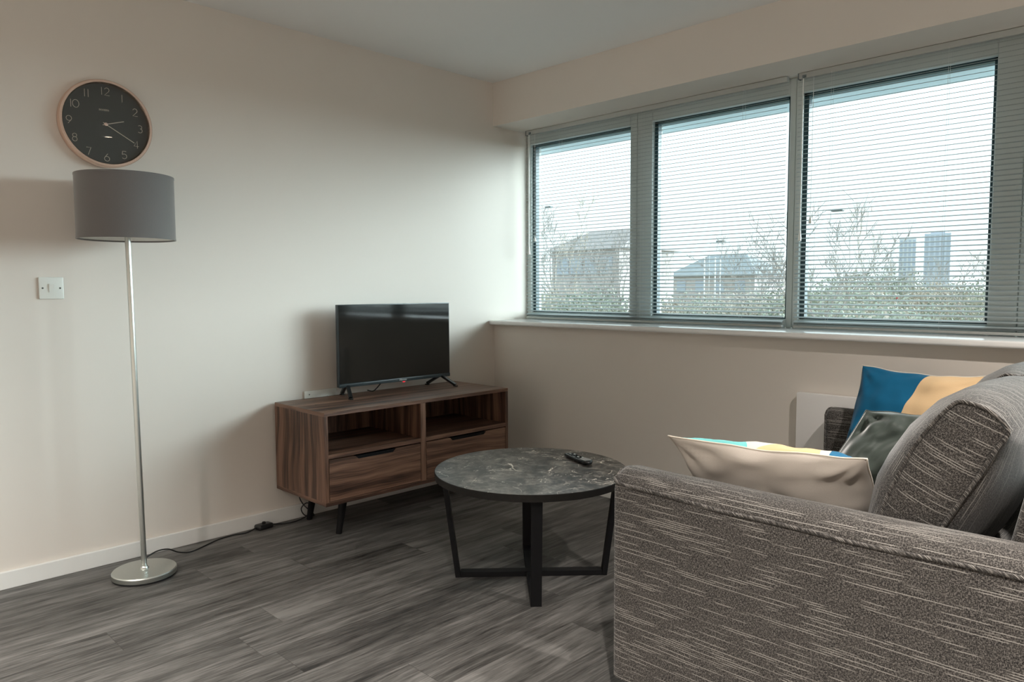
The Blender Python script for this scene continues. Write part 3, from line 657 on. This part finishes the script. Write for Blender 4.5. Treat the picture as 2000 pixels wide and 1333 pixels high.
for k, ax in enumerate(((1, 0), (0, 1))):
    d = Vector((ax[0], ax[1], 0)); side = Vector((-d.y, d.x, 0)); z = BT/2 + 0.0003 + k*0.0006
    MB().bar(-d*(RB-0.01)+Vector((0, 0, z)), d*(RB-0.01)+Vector((0, 0, z)), BW, BT, side).build('cross_bar', 'black', ct)
    MB().bar(-d*(RT-0.01)+Vector((0, 0, TT-TH-0.0045-k*0.001)), d*(RT-0.01)+Vector((0, 0, TT-TH-0.0045-k*0.001)), BW, 0.008, side).build('top_bar', 'black', ct)

# remote control
p0, p1 = Vector((1.318, -0.835, 0)), Vector((1.478, -0.893, 0)); ang = math.atan2((p1-p0).y, (p1-p0).x)
rc = thing('remote_control', 'black remote control lying on the marble coffee table', 'remote control', (1.406, -0.867, TT), ang)
mb = MB(); n = 20; LN = 0.094
secs = []
for i in range(n+1):
    t = -1+2*i/n; e = max(0.0, 1-abs(t)**8)**0.5
    w_ = 0.0225*(0.35+0.65*e); zt = 0.016 + 0.004*(t**2) + (0.002 if t > 0.5 else 0); zt = zt*(0.6+0.4*e)
    zb = 0.001 + 0.004*abs(t)**4
    secs.append([mb.bm.verts.new((t*LN, yy*w_, z)) for yy, z in ((-1, zb+(zt-zb)*.55), (-.93, zb+(zt-zb)*.85), (-.8, zt), (.8, zt), (.93, zb+(zt-zb)*.85), (1, zb+(zt-zb)*.55), (.75, zb), (-.75, zb))])
for a, b_ in zip(secs, secs[1:]):
    for k in range(8): mb.bm.faces.new((a[k], a[(k+1) % 8], b_[(k+1) % 8], b_[k]))
mb.bm.faces.new(secs[0]); mb.bm.faces.new(secs[-1][::-1])
mb.build('body', 'blackplastic', rc, smooth=50)
mb = MB(); mb.box(0.036, 0.082, -0.0165, 0.0165, 0.0165, 0.0205, 0.001, 2); mb.build('end_panel', 'remote_end', rc)
for i in range(6):
    for j in range(3):
        if i == 3 and j != 1: continue
        x = -0.066+i*0.0165
        MB().box(x-0.0045, x+0.0045, (j-1)*0.0115-0.0035, (j-1)*0.0115+0.0035, 0.0155, 0.0182, 0.001, 1).build('button', 'grey_button' if (i*3+j) % 4 == 1 else 'black', rc)

# ================================================================== PANEL HEATER
ht = thing('panel_heater', 'flat white panel heater on the wall beneath the window behind the sofa', 'heater', (2.32, 0.0, 0.30))
MB().box(-0.365, 0.365, -0.040, -0.006, -0.02, 0.388, 0.004, 2).build('panel', 'heater', ht, smooth=40)
for xx in (-0.2, 0.2): MB().box(xx-0.02, xx+0.02, -0.006, -0.0003, 0.0, 0.3).build('bracket', 'screw', ht)

# ================================================================== SOFA
sf = thing('sofa', 'grey taupe two seat fabric sofa facing the lamp wall', 'sofa', (2.66, -0.83, 0.0))
sO = Vector((-2.66, 0.83, 0.0))
AX0, AX1 = 2.150, 3.22
def arm(y0, y1, crown, AX0=2.150, RC=0.032):
    """upholstered arm: rounded section swept along x, front end rounded"""
    mb = MB(); yc = (y0+y1)/2; hw = (y1-y0)/2; ztop = 0.655
    sec = [(-1, 0.075), (-1.0, 0.30), (-1.005, 0.50)]
    for k in range(9):
        a = PI - k*PI/8
        sec.append((math.cos(a)*1.0, (ztop-0.052) + 0.052*math.sin(a)))
    sec += [(1.005, 0.50), (1.0, 0.30), (1, 0.075)]
    xs = [AX0 + v for v in (0.0, 0.003, 0.010, 0.022, 0.040, 0.07)] + [AX0 + 0.07 + (AX1-AX0-0.07)*k/24 for k in range(1, 25)]
    rings = []; us = []
    for x in xs:
        q = min(1.0, (x-AX0)/RC); e = math.sqrt(max(0, 1-(1-q)**2)); sc_ = (RC*e + (hw-RC))/hw
        dz = -0.012*(1-e)
        wob = 0.0025*noise.noise(Vector((x*5, y0*9, 1.0))); sag = -0.004*math.sin(PI*(x-AX0)/(AX1-AX0))
        rings.append([mb.bm.verts.new((x, yc + s_[0]*(hw*sc_ + wob*(1 if s_[1] > .2 else 0)), s_[1] + ((dz + sag + wob) if s_[1] > 0.45 else 0))) for s_ in sec])
        us.append(x + (0 if x > AX0+0.045 else (1-q)*0.02))
    vs = [0.0]
    for a, b_ in zip(sec, sec[1:]): vs.append(vs[-1] + math.hypot((b_[0]-a[0])*hw, b_[1]-a[1]))
    for i in range(len(rings)-1):
        for k in range(len(sec)-1):
            f = mb.bm.faces.new((rings[i][k], rings[i+1][k], rings[i+1][k+1], rings[i][k+1]))
            for l, (uu, vv) in zip(f.loops, ((us[i], vs[k]), (us[i+1], vs[k]), (us[i+1], vs[k+1]), (us[i], vs[k+1]))): l[mb.uv].uv = (uu + crown, vv)
    for rg in (rings[0], rings[-1]):
        f = mb.bm.faces.new(rg)
        for l in f.loops: l[mb.uv].uv = (l.vert.co.y+crown, l.vert.co.z)
    for v in mb.bm.verts: v.co += sO
    o = mb.build('arm', 'sofa', sf, smooth=50)
    return o
a1 = arm(-1.600, -1.452, 0.3, 2.128)
a2 = arm(-0.185, -0.055, 2.1, 2.132)
def piping(pts, parent, r=0.0042, n=6):
    mb = MB(); P_ = smooth_path([Vector(p) for p in pts], 6); mb.tube([p+sO for p in P_], r, n)
    for f in mb.bm.faces:
        for l in f.loops: l[mb.uv].uv = (l.vert.co.x*0.2, (l.vert.co.x+l.vert.co.z+l.vert.co.y)*1.0)
    return mb.build('piping', 'sofa', parent, smooth=80)
pts = [(2.129, -1.556, 0.630), (2.137, -1.590, 0.626), (2.165, -1.602, 0.621), (2.20, -1.602, 0.618)] + [(2.20+k*0.0925, -1.602 + 0.0006*math.sin(k*2.0), 0.618 - 0.010*math.sin(PI*k/11) + 0.0016*math.sin(k*1.7)) for k in range(1, 12)]
piping(pts, a1)
piping([(2.132, -1.470, 0.618), (2.128, -1.490, 0.636), (2.127, -1.525, 0.645), (2.128, -1.560, 0.636), (2.132, -1.582, 0.615)], a1, 0.0036)
piping([(2.142, -0.187, 0.10), (2.142, -0.187, 0.58), (2.137, -0.175, 0.622), (2.136, -0.155, 0.643), (2.135, -0.12, 0.648), (2.136, -0.08, 0.640), (2.138, -0.062, 0.61)], a2, 0.0036)
MB().box(2.17-2.66, 3.20-2.66, -1.452+.83, -0.185+.83, 0.085, 0.30, 0.012, 3).boxuv(1).build('base', 'sofa', sf, smooth=40)
for k in range(2):
    y0 = -1.448 + k*0.632
    mb = MB(); mb.box(2.155-2.66, 2.86-2.66, y0+.83, y0+0.628+.83, 0.301, 0.445, 0.030, 4); mb.boxuv(1)
    for v in mb.bm.verts:
        if v.co.z > 0.42: v.co.z += 0.012*max(0, 1-((v.co.x+0.15)/0.36)**2)
    mb.build('seat_cushion', 'sofa', sf, smooth=60)
# back rest frame, leaning
mb = MB(); mb.box(-0.07, 0.07, -0.632, 0.632, 0.0, 0.46, 0.03, 4); mb.boxuv(1)
for v in mb.bm.verts: v.co = Vector((v.co.x + 3.02-2.66 + v.co.z*0.20, v.co.y - 0.8185 + 0.83, v.co.z + 0.29))
mb.build('backrest', 'sofa', sf, smooth=50)
for (x, y) in ((2.22, -1.53), (2.22, -0.12), (3.14, -1.53), (3.14, -0.12)):
    MB().lathe([(0.0005, 0), (0.018, 0), (0.025, 0.08), (0.0005, 0.08)], 16, (x-2.66, y+.83, 0.0)).build('leg', 'black', sf, smooth=40)
# loose boxed back cushions
SEAM = [(2.700, 0.462), (2.728, 0.52), (2.751, 0.57), (2.767, 0.614), (2.780, 0.664), (2.800, 0.716), (2.829, 0.784), (2.866, 0.845), (2.897, 0.885), (2.914, 0.900), (2.932, 0.900), (2.958, 0.893), (2.982, 0.878), (3.003, 0.851),
        (2.983, 0.814), (2.953, 0.75), (2.922, 0.691), (2.894, 0.636), (2.868, 0.575), (2.850, 0.52), (2.835, 0.462), (2.80, 0.448), (2.76, 0.444), (2.72, 0.448)]
NF = 9; TOP0, TOP1 = 9, 13
def back_cushion(y0, y1, seed, dx=0.0):
    mb = MB(); n = len(SEAM); cx = sum(p[0] for p in SEAM)/n; cz = sum(p[1] for p in SEAM)/n
    arcl = [0.0]
    for k in range(n): arcl.append(arcl[-1] + math.dist(SEAM[k], SEAM[(k+1) % n]))
    nrm = []
    for k in range(n):
        a, b_ = SEAM[k-1], SEAM[(k+1) % n]; tx, tz = b_[0]-a[0], b_[1]-a[1]; l_ = math.hypot(tx, tz); nx, nz = -tz/l_, tx/l_
        if (SEAM[k][0]-cx)*nx + (SEAM[k][1]-cz)*nz < 0: nx, nz = -nx, -nz
        nrm.append((nx, nz))
    def bulge(k):
        if k <= 8: return 0.085*math.sin(PI*(k+1.6)/11.0)
        if k <= 13: return 0.020
        if k <= 20: return 0.075*math.sin(PI*(k-13.0)/8.0)**0.8
        return 0.004
    NY = 22; rings = []
    for j in range(NY+1):
        t = -1+2*j/NY; y = (y0+y1)/2 + t*(y1-y0)/2; e = (1-abs(t)**2.6)**0.75 if abs(t) < 1 else 0
        ring = []
        for k in range(n):
            wv = 0.004*noise.noise(Vector((SEAM[k][0]*7+seed, y*7, SEAM[k][1]*7)))*e
            b_ = bulge(k)*e + wv
            yk = y - (0.010*t*(1-e) if False else 0)
            ring.append(mb.bm.verts.new((SEAM[k][0]+nrm[k][0]*b_ - 2.66, yk+0.83, SEAM[k][1]+nrm[k][1]*b_)))
        rings.append(ring)
    for j in range(NY):
        for k in range(n):
            f = mb.bm.faces.new((rings[j][k], rings[j+1][k], rings[j+1][(k+1) % n], rings[j][(k+1) % n]))
            ya, yb = y0+(y1-y0)*j/NY, y0+(y1-y0)*(j+1)/NY
            for l, (vv, uu) in zip(f.loops, ((ya, arcl[k]), (yb, arcl[k]), (yb, arcl[k+1]), (ya, arcl[k+1]))): l[mb.uv].uv = (uu+seed, vv)
    # gusseted ends: shrink inwards with a slight bulge
    for rg, sg, yy in ((rings[0], -1, y0), (rings[-1], 1, y1)):
        prev = rg
        for q, bl in ((0.82, 0.008), (0.55, 0.014), (0.25, 0.016)):
            cur = [mb.bm.verts.new((cx-2.66+(SEAM[k][0]-cx)*q, yy+0.83+sg*bl, cz+(SEAM[k][1]-cz)*q)) for k in range(n)]
            for k in range(n): mb.bm.faces.new((prev[k], prev[(k+1) % n], cur[(k+1) % n], cur[k]))
            prev = cur
        mb.bm.faces.new(prev)
    for f in mb.bm.faces:
        if all(l[mb.uv].uv.length == 0 for l in f.loops):
            for l in f.loops:
                x_, z_ = l.vert.co.x, l.vert.co.z
                l[mb.uv].uv = (x_*0.9-z_*0.42+seed, z_*0.9+x_*0.42)     # threads run across the gusset
    for v in mb.bm.verts: v.co.x += dx
    o = mb.build('back_cushion', 'sofa', sf, smooth=55)
    for yy, sg in ((y0, -1), (y1, 1)):
        loop = [Vector((p[0]+dx+nrm[k][0]*0.003, yy+sg*0.001, p[1]+nrm[k][1]*0.003)) for k, p in enumerate(SEAM)]; loop.append(loop[0])
        piping(loop, o, 0.0045)
    # seam between the back face and the top, along the cushion
    return o
back_cushion(-1.425, -0.812, 0.0)
back_cushion(-0.806, -0.200, 3.3, -0.040)

# ================================================================== THROW CUSHIONS
def pillow(name, label, center, U, V, w_, h_, th, mats, seed, skew=False, wr=0.006, n=40, front_mat=0, pull=None, sagk=0.0):
    U = Vector(U).normalized(); V = Vector(V)
    V = V.normalized() if skew else (V-U*V.dot(U)).normalized(); Nn = U.cross(V).normalized()
    mb = MB(); G = {}
    def pos(s_, t, side):
        x = s_*w_/2*(1 - 0.06*(1-t*t)**1.0*abs(s_)**3); y = t*h_/2*(1 - 0.07*(1-s_*s_)*abs(t)**3)
        k = ((1-abs(s_)**2.2)*(1-abs(t)**2.2)); z = side*th*(k**0.62 if k > 0 else 0)
        # radial creases running in from the corners
        cr = 0
        for (a, b_) in ((1, 1), (1, -1), (-1, 1), (-1, -1)):
            dx, dy = s_-a, t-b_; r = math.hypot(dx, dy); an = math.atan2(dy, dx)
            cr += math.cos(an*11+seed+a*2+b_)*max(0, 1-r/0.95)**1.5*min(1, r*5)
        z += side*wr*cr*min(1, k*6)
        q = Vector((s_*1.7+seed, t*1.7-seed, side*2.0))
        z += side*wr*1.6*noise.noise(q)*min(1, k*5) + side*wr*0.8*noise.noise(q*2.6)*min(1, k*5)
        ed = 0.006*noise.noise(Vector((s_*3+seed, t*3, 5)))
        y += ed; y += sagk*(1-s_*s_)*max(0, t)
        z += 0.010*noise.noise(Vector((s_*2+seed*2, t*2, 9)))
        return center_ + U*x + V*y + Nn*z
    center_ = Vector(center)
    for side in (1, -1):
        for i in range(n+1):
            for j in range(n+1):
                if side == -1 and (i in (0, n) or j in (0, n)): G[(side, i, j)] = G[(1, i, j)]; continue
                a = -1+2*i/n; b_ = -1+2*j/n
                a = math.copysign(1-(1-abs(a))**1.25, a); b_ = math.copysign(1-(1-abs(b_))**1.25, b_)
                G[(side, i, j)] = mb.bm.verts.new(pos(a, b_, side))
    uvs = {}
    for side in (1, -1):
        for i in range(n):
            for j in range(n):
                ks = [(i, j), (i+1, j), (i+1, j+1), (i, j+1)]
                if side == -1: ks = ks[::-1]
                f = mb.bm.faces.new([G[(side, a, b_)] for a, b_ in ks]); f.material_index = 0 if side == 1 else len(mats)-1
                for l, (a, b_) in zip(f.loops, ks): l[mb.uv].uv = (a/n, b_/n)
    if pull: pull(mb, center_, U, V, Nn)
    rim = [G[(1, i, 0)].co.copy() for i in range(n+1)] + [G[(1, n, j)].co.copy() for j in range(1, n+1)] + [G[(1, i, n)].co.copy() for i in range(n-1, -1, -1)] + [G[(1, 0, j)].co.copy() for j in range(n-1, -1, -1)]
    o0 = Vector(center)
    for v in mb.bm.verts: v.co -= o0
    body = mb.build(name, mats, None, smooth=180, loc=o0)
    tag(body, label, 'cushion')
    sm = MB(); sm.tube([p-o0 for p in rim], 0.0022, 5, cap=False)
    so = sm.build('seam', mats[-1], body, smooth=80)
    return body
# beige backed cushion leaning on the near arm: local front = colour block side facing up and to the window
pillow('throw_cushion', 'beige backed patterned cushion leaning on the near sofa arm', (2.446, -1.245, 0.582), (1, 0.02, 0.035), (0.0, -0.67, 0.74), 0.545, 0.40, 0.080, ['beige_cloth', 'pattern_cloth'], 1.3, wr=0.010)
_A = Vector((2.500, -0.765, 0.752)); _U = Vector((0.96, 0.20, 0.04)).normalized(); _V = Vector((0.40, 0.40, 0.82)).normalized()
pillow('throw_cushion', 'grey green velvet cushion crumpled in the middle of the sofa', _A+_U*0.17-_V*0.18, _U, _V, 0.35, 0.38, 0.095, ['velvet'], 4.2, wr=0.026, skew=True)
pillow('throw_cushion', 'blue and yellow cushion propped against the far sofa arm', (2.492, -0.315, 0.645), (1.0, -0.22, 0.0), (0.17, 0.33, 0.92), 0.46, 0.42, 0.075, ['blue_cloth'], 7.7, wr=0.010)

# ================================================================== CEILING DOWNLIGHTS (behind and above the camera)
dl = None
for k, (lx, ly) in enumerate(LAMPS):
    where = ['above the sofa', 'above the camera side of the room', 'near the back left', 'near the back right', 'at the far back left'][k]
    t_ = thing('downlight', 'small round recessed ceiling downlight ' + where, 'downlight', (lx, ly, 2.4), 0, 'recessed ceiling downlights')
    MB().lathe([(0.030, -0.001), (0.045, -0.001), (0.045, -0.005), (0.036, -0.009), (0.030, -0.006)], 32, closed=True).build('bezel', 'trim', t_, smooth=40)
    MB().lathe([(0.0005, -0.001), (0.0298, -0.001), (0.0298, -0.003), (0.0005, -0.003)], 24).build('lens', 'lamp_glow', t_)

# ================================================================== OUTDOORS
GZ = -3.2
o = struct(MB().box(-420, 260, 6, 620, GZ-0.5, GZ).build('ground', 'ground'))
rp = [at(1560, 634, 60), at(2150, 634, 60), at(2200, 598, 130), at(1640, 600, 130)]
rd = MB().prism([(p.x, p.y) for p in rp], 'z', GZ, GZ+0.03).build('road', 'road'); struct(rd)

# towers
def tower(name, px0, px1, pyt, dist, mat, label, cols, rows):
    a, b_ = at(px0, pyt, dist), at(px1, pyt, dist); wd = (b_-a).length; dirx = (b_-a).normalized(); ang = math.atan2(dirx.y, dirx.x)
    zt = a.z; base = Vector(((a.x+b_.x)/2, (a.y+b_.y)/2, GZ))
    root = thing(name, label, 'building', base, ang)
    hh = zt-GZ
    MB().box(-wd/2, wd/2, 0, wd*0.8, 0, hh).build('wall', mat, root)
    MB().box(-wd*0.3, wd*0.25, wd*0.1, wd*0.5, hh, hh+wd*0.07).build('roof_plant', mat, root)
    for c in range(cols):
        x = -wd/2 + wd*(c+0.5)/cols
        MB().box(x-wd/cols*0.28, x+wd/cols*0.28, -0.15, 0.05, hh*0.3, hh*0.97).build('window_strip', 'winglass', root)
    return root
tower('tower_block', 1806, 1858, 457, 420, 'towerA', 'taller hazy tower block on the skyline seen through the right window', 5, 12)
tower('tower_block', 1757, 1790, 467, 450, 'towerB', 'shorter hazy tower block left of the taller one on the skyline', 4, 12)

# hipped roof house in window 2
def house(name, px0, px1, pr0, pr1, pyr, pye, dist, label, wmat, rmat, depth=6.0):
    e0, e1, r0, r1 = at(px0, pye, dist), at(px1, pye, dist), at(pr0, pyr, dist), at(pr1, pyr, dist)
    zr, ze = r0.z, e0.z
    root = thing(name, label, 'house', ((e0.x+e1.x)/2, dist, GZ)); cx = (e0.x+e1.x)/2
    MB().box(e0.x-cx+0.4, e1.x-cx-0.4, 0.4, depth-0.4, 0, ze-GZ+0.1).build('wall', wmat, root)
    mb = MB(); A = [Vector(v) for v in ((e0.x-cx, 0, ze-GZ), (e1.x-cx, 0, ze-GZ), (e1.x-cx, depth, ze-GZ), (e0.x-cx, depth, ze-GZ), (r0.x-cx, depth/2, zr-GZ), (r1.x-cx, depth/2, zr-GZ))]
    V = [mb.bm.verts.new(p) for p in A]
    for f in ((0, 1, 5, 4), (1, 2, 5), (2, 3, 4, 5), (3, 0, 4), (3, 2, 1, 0)): mb.bm.faces.new([V[k] for k in f])
    mb.build('roof', rmat, root)
    wn_ = 4
    for k in range(wn_):
        x = e0.x-cx+0.8+(e1.x-e0.x-1.6)*(k+0.5)/wn_
        MB().box(x-0.5, x+0.5, 0.33, 0.45, ze-GZ-1.6, ze-GZ-0.5).build('window', 'winglass', root)
    return root
house('house', 1296, 1478, 1345, 1420, 497, 541, 62, 'grey roofed house behind the white poles in the middle window', 'brickwall', 'rooftile', 8)
house('house', 1062, 1212, 1090, 1192, 447, 492, 34, 'large pale brick house filling the left window', 'brickwall', 'brownroof', 7)

# street lamps
def street_lamp(px, pyt, hx, hy, dist, label, rad=0.05):
    a = at(px, pyt, dist); h_ = at(hx, hy, dist)
    root = thing('street_lamp', label, 'street lamp', (a.x, dist, GZ))
    zt = a.z-GZ
    MB().tube([(0, 0, 0), (0, 0, zt)], rad, 8).build('pole', 'whitepost', root, smooth=60)
    MB().tube([(0, 0, zt), ((h_.x-a.x)*0.5, 0, h_.z-GZ+0.02), (h_.x-a.x, 0, h_.z-GZ)], rad*0.45, 6).build('arm', 'lamphead', root, smooth=60)
    mb = MB(); hl = 0.42; mb.box(h_.x-a.x-hl/2, h_.x-a.x+hl/2, -0.12, 0.12, h_.z-GZ-0.04, h_.z-GZ+0.05, 0.03, 2); mb.build('lamp_head', 'lamphead', root)
street_lamp(1063, 412, 1072, 405, 26, 'white street lamp at the left edge of the left window', 0.045)
street_lamp(1592, 425, 1636, 411, 24, 'tall street lamp with long arm in the right window', 0.02)
street_lamp(1386, 478, 1408, 472, 30, 'distant street lamp with small head above the house roof', 0.012)
ps = None
for k, (px, y0) in enumerate(((1376, 504), (1397, 503), (1407, 505))):
    a = at(px, y0, 28); lab = ['leftmost slim white pole in front of the grey roofed house', 'middle slim white pole in front of the grey roofed house', 'rightmost slim white pole in front of the grey roofed house'][k]
    tag(MB().tube([(0, 0, 0), (0, 0, a.z-GZ)], 0.032, 8).build('pole', 'whitepost', None, smooth=60, loc=(a.x, 28, GZ)), lab, 'pole', 'white poles outside')
for k, (px, py) in enumerate(((1482, 596), (1752, 581))):
    a = at(px, py, 27); root = thing('road_sign', ['red road sign low in the middle window', 'red road sign low in the right window'][k], 'sign', (a.x, 27, GZ), math.atan2(-1, 0)+PI/2)
    MB().lathe([(0.0005, 0), (0.06, 0), (0.06, 0.02), (0.0005, 0.02)], 20, (0, -0.05, a.z-GZ), axis='y').build('sign_plate', 'redsign', root)
    MB().tube([(0, 0, 0), (0, 0, a.z-GZ)], 0.02, 6).build('post', 'lamphead', root)

# trees
rnd_ = random.Random(11)
def grow_tree(height, spread, levels, seed, tw=0.022, kids=4):
    r = random.Random(seed); tr_ = MB(); cr_ = MB()
    def branch(p, d, ln, rad, lv):
        pts = [p]; q = p.copy(); dd = d.copy(); k = 4
        for i in range(k):
            dd = (dd + Vector((r.uniform(-.18, .18), r.uniform(-.18, .18), r.uniform(-.02, .14)))).normalized(); q = q + dd*ln/k; pts.append(q.copy())
        rr = [rad*(1-0.75*i/k) for i in range(k+1)]
        (tr_ if lv == 0 else cr_).tube(pts, rr, 5 if lv < 2 else 3, cap=False)
        if lv < levels:
            nk = kids + (3 if lv == 0 else 0)
            for c in range(nk):
                t = r.uniform(0.35, 1.0) if lv else r.uniform(0.25, 1.0); i = min(k-1, int(t*k)); b0 = pts[i].lerp(pts[i+1], t*k-i)
                az = r.uniform(0, 2*PI); sd = Vector((math.cos(az), math.sin(az), 0))
                nd = (dd*(0.55+0.4*(1-spread)) + sd*spread + Vector((0, 0, 0.35))).normalized()
                branch(b0, nd, ln*r.uniform(0.42, 0.68), max(tw*0.5, rad*(1-0.6*t)*0.55), lv+1)
    branch(Vector((0, 0, 0)), Vector((0, 0, 1)), height*0.62, height*0.022, 0)
    return tr_, cr_
def tree_proto(seed, height, spread, levels, mat, label, kids=4):
    t_, c_ = grow_tree(height, spread, levels, seed, kids=kids)
    root = thing('bare_tree', label, 'tree', (0, 0, 0))
    t_.build('trunk', mat, root, smooth=80); c_.build('branches', mat, root); return root
def leafy_proto(seed, h_, wd, mat, label, n=3600, name='evergreen_shrub', cat='shrub', lf=0.040):
    r = random.Random(seed); mb = MB()
    lobes = [(Vector((r.uniform(-wd*.35, wd*.35), r.uniform(-wd*.3, wd*.3), h_*r.uniform(.35, .8))), r.uniform(.25, .42)*wd) for _ in range(7)]
    for i in range(n):
        c, rad = lobes[i % len(lobes)]
        d = Vector((r.gauss(0, 1), r.gauss(0, 1), r.gauss(0, 1))).normalized()*rad*r.uniform(.55, 1.05); p = c + Vector((d.x, d.y, d.z*h_/wd*0.8)); p.z = max(0.05, p.z)
        a = Vector((r.uniform(-1, 1), r.uniform(-1, 1), r.uniform(-1, 1))).normalized()*lf; b_ = a.orthogonal().normalized()*lf*0.6
        mb.quad([p-a, p-b_, p+a, p+b_])
    root = thing(name, label, cat, (0, 0, 0))
    mb.build('foliage', mat, root, recalc=False)
    MB().tube([(0, 0, 0), (0.05, 0, h_*0.5)], [0.09, 0.04], 6).build('stem', 'bark', root); return root
PT = [tree_proto(3, 6.0, 0.75, 4, 'bark', 'x'), tree_proto(8, 6.0, 0.60, 4, 'dry', 'x'), tree_proto(21, 6.0, 0.85, 4, 'bark', 'x')]
PS = [leafy_proto(5, 3.0, 3.2, 'leaf', 'x'), leafy_proto(9, 3.0, 3.4, 'dry', 'x', name='dry_bush', cat='bush')]
used = {}
def place(proto, px, pyt, dist, ph, label, group=None):
    """stand a copy at that bearing and distance, its own height reaching the photo's height"""
    a = at(px, pyt, dist); s_ = max(0.3, (a.z-GZ)/ph); loc = (a.x, dist, GZ)
    if proto.name not in used:
        used[proto.name] = 1; proto.location = loc; proto.rotation_euler = (0, 0, rnd_.uniform(0, 6)); proto.scale = (s_,)*3; r_ = proto
        proto['label'] = label
    else: r_ = dup(proto, loc, rnd_.uniform(0, 6), s_, label)
    if group: r_['group'] = group
    elif 'group' in r_: del r_['group']
    return r_
TH6 = 6.3
spec = [
 # window 1
 (0, 1090, 432, 24, 'bare tree nearest the street lamp in the left window'), (1, 1125, 440, 22, 'tawny bare tree in the middle of the left window'), (2, 1168, 447, 25, 'wide bare tree right of centre in the left window'), (0, 1215, 468, 30, 'bare tree beside the mullion in the left window'),
 # window 2
 (1, 1300, 520, 40, 'tawny bare tree left of the grey roofed house'), (2, 1458, 512, 36, 'bare tree right of the grey roof in the middle window'), (0, 1515, 470, 26, 'tall bare tree beside the bare mullion in the middle window'),
 # window 3
 (0, 1590, 432, 17, 'tall bare tree at the left edge of the right window'), (1, 1640, 470, 22, 'tawny bare tree beneath the long street lamp arm'), (2, 1690, 492, 26, 'bare tree left of the shorter tower block'), (1, 1735, 497, 33, 'tawny bare tree just in front of the shorter tower block'), (0, 1785, 505, 38, 'bare tree between the two tower blocks'), (2, 1830, 515, 42, 'bare tree in front of the taller tower block'), (0, 1905, 462, 30, 'bare tree at the right edge of the right window'),
 (1, 2060, 470, 30, 'tawny bare tree beyond the wide right mullion')]
for (k, px, py, dist, lab) in spec: place(PT[k], px, py, dist, TH6, lab)
shr = [(1085, 548, 20, 1), (1120, 556, 19, 0), (1160, 552, 21, 1), (1205, 560, 20, 0), (1290, 558, 24, 1), (1322, 566, 22, 0), (1350, 562, 25, 1), (1430, 560, 24, 1), (1465, 556, 25, 0), (1500, 552, 24, 1), (1525, 560, 22, 0),
       (1580, 545, 18, 0), (1605, 552, 20, 1), (1635, 540, 22, 0), (1665, 536, 24, 1), (1695, 545, 22, 0), (1720, 528, 30, 0), (1745, 520, 36, 0), (1765, 540, 30, 1), (1800, 528, 38, 0), (1830, 540, 34, 1), (1860, 536, 38, 0), (1890, 545, 36, 1), (1915, 540, 34, 0), (1600, 590, 15, 0), (1650, 588, 15, 1), (1700, 592, 16, 0), (1625, 604, 14, 1), (1675, 606, 14, 0), (1820, 585, 24, 1), (1880, 585, 24, 0)]
for (px, py, dist, k) in shr:
    win = 'left' if px < 1250 else 'middle' if px < 1550 else 'right'
    kind = 'evergreen shrub' if k == 0 else 'tawny dry bush'
    place(PS[k], px, py, dist, 3.05, 'low %s outside, seen through the %s window' % (kind, win), '%s outside the %s window' % ({'evergreen shrub': 'evergreen shrubs', 'tawny dry bush': 'tawny dry bushes'}[kind], win))
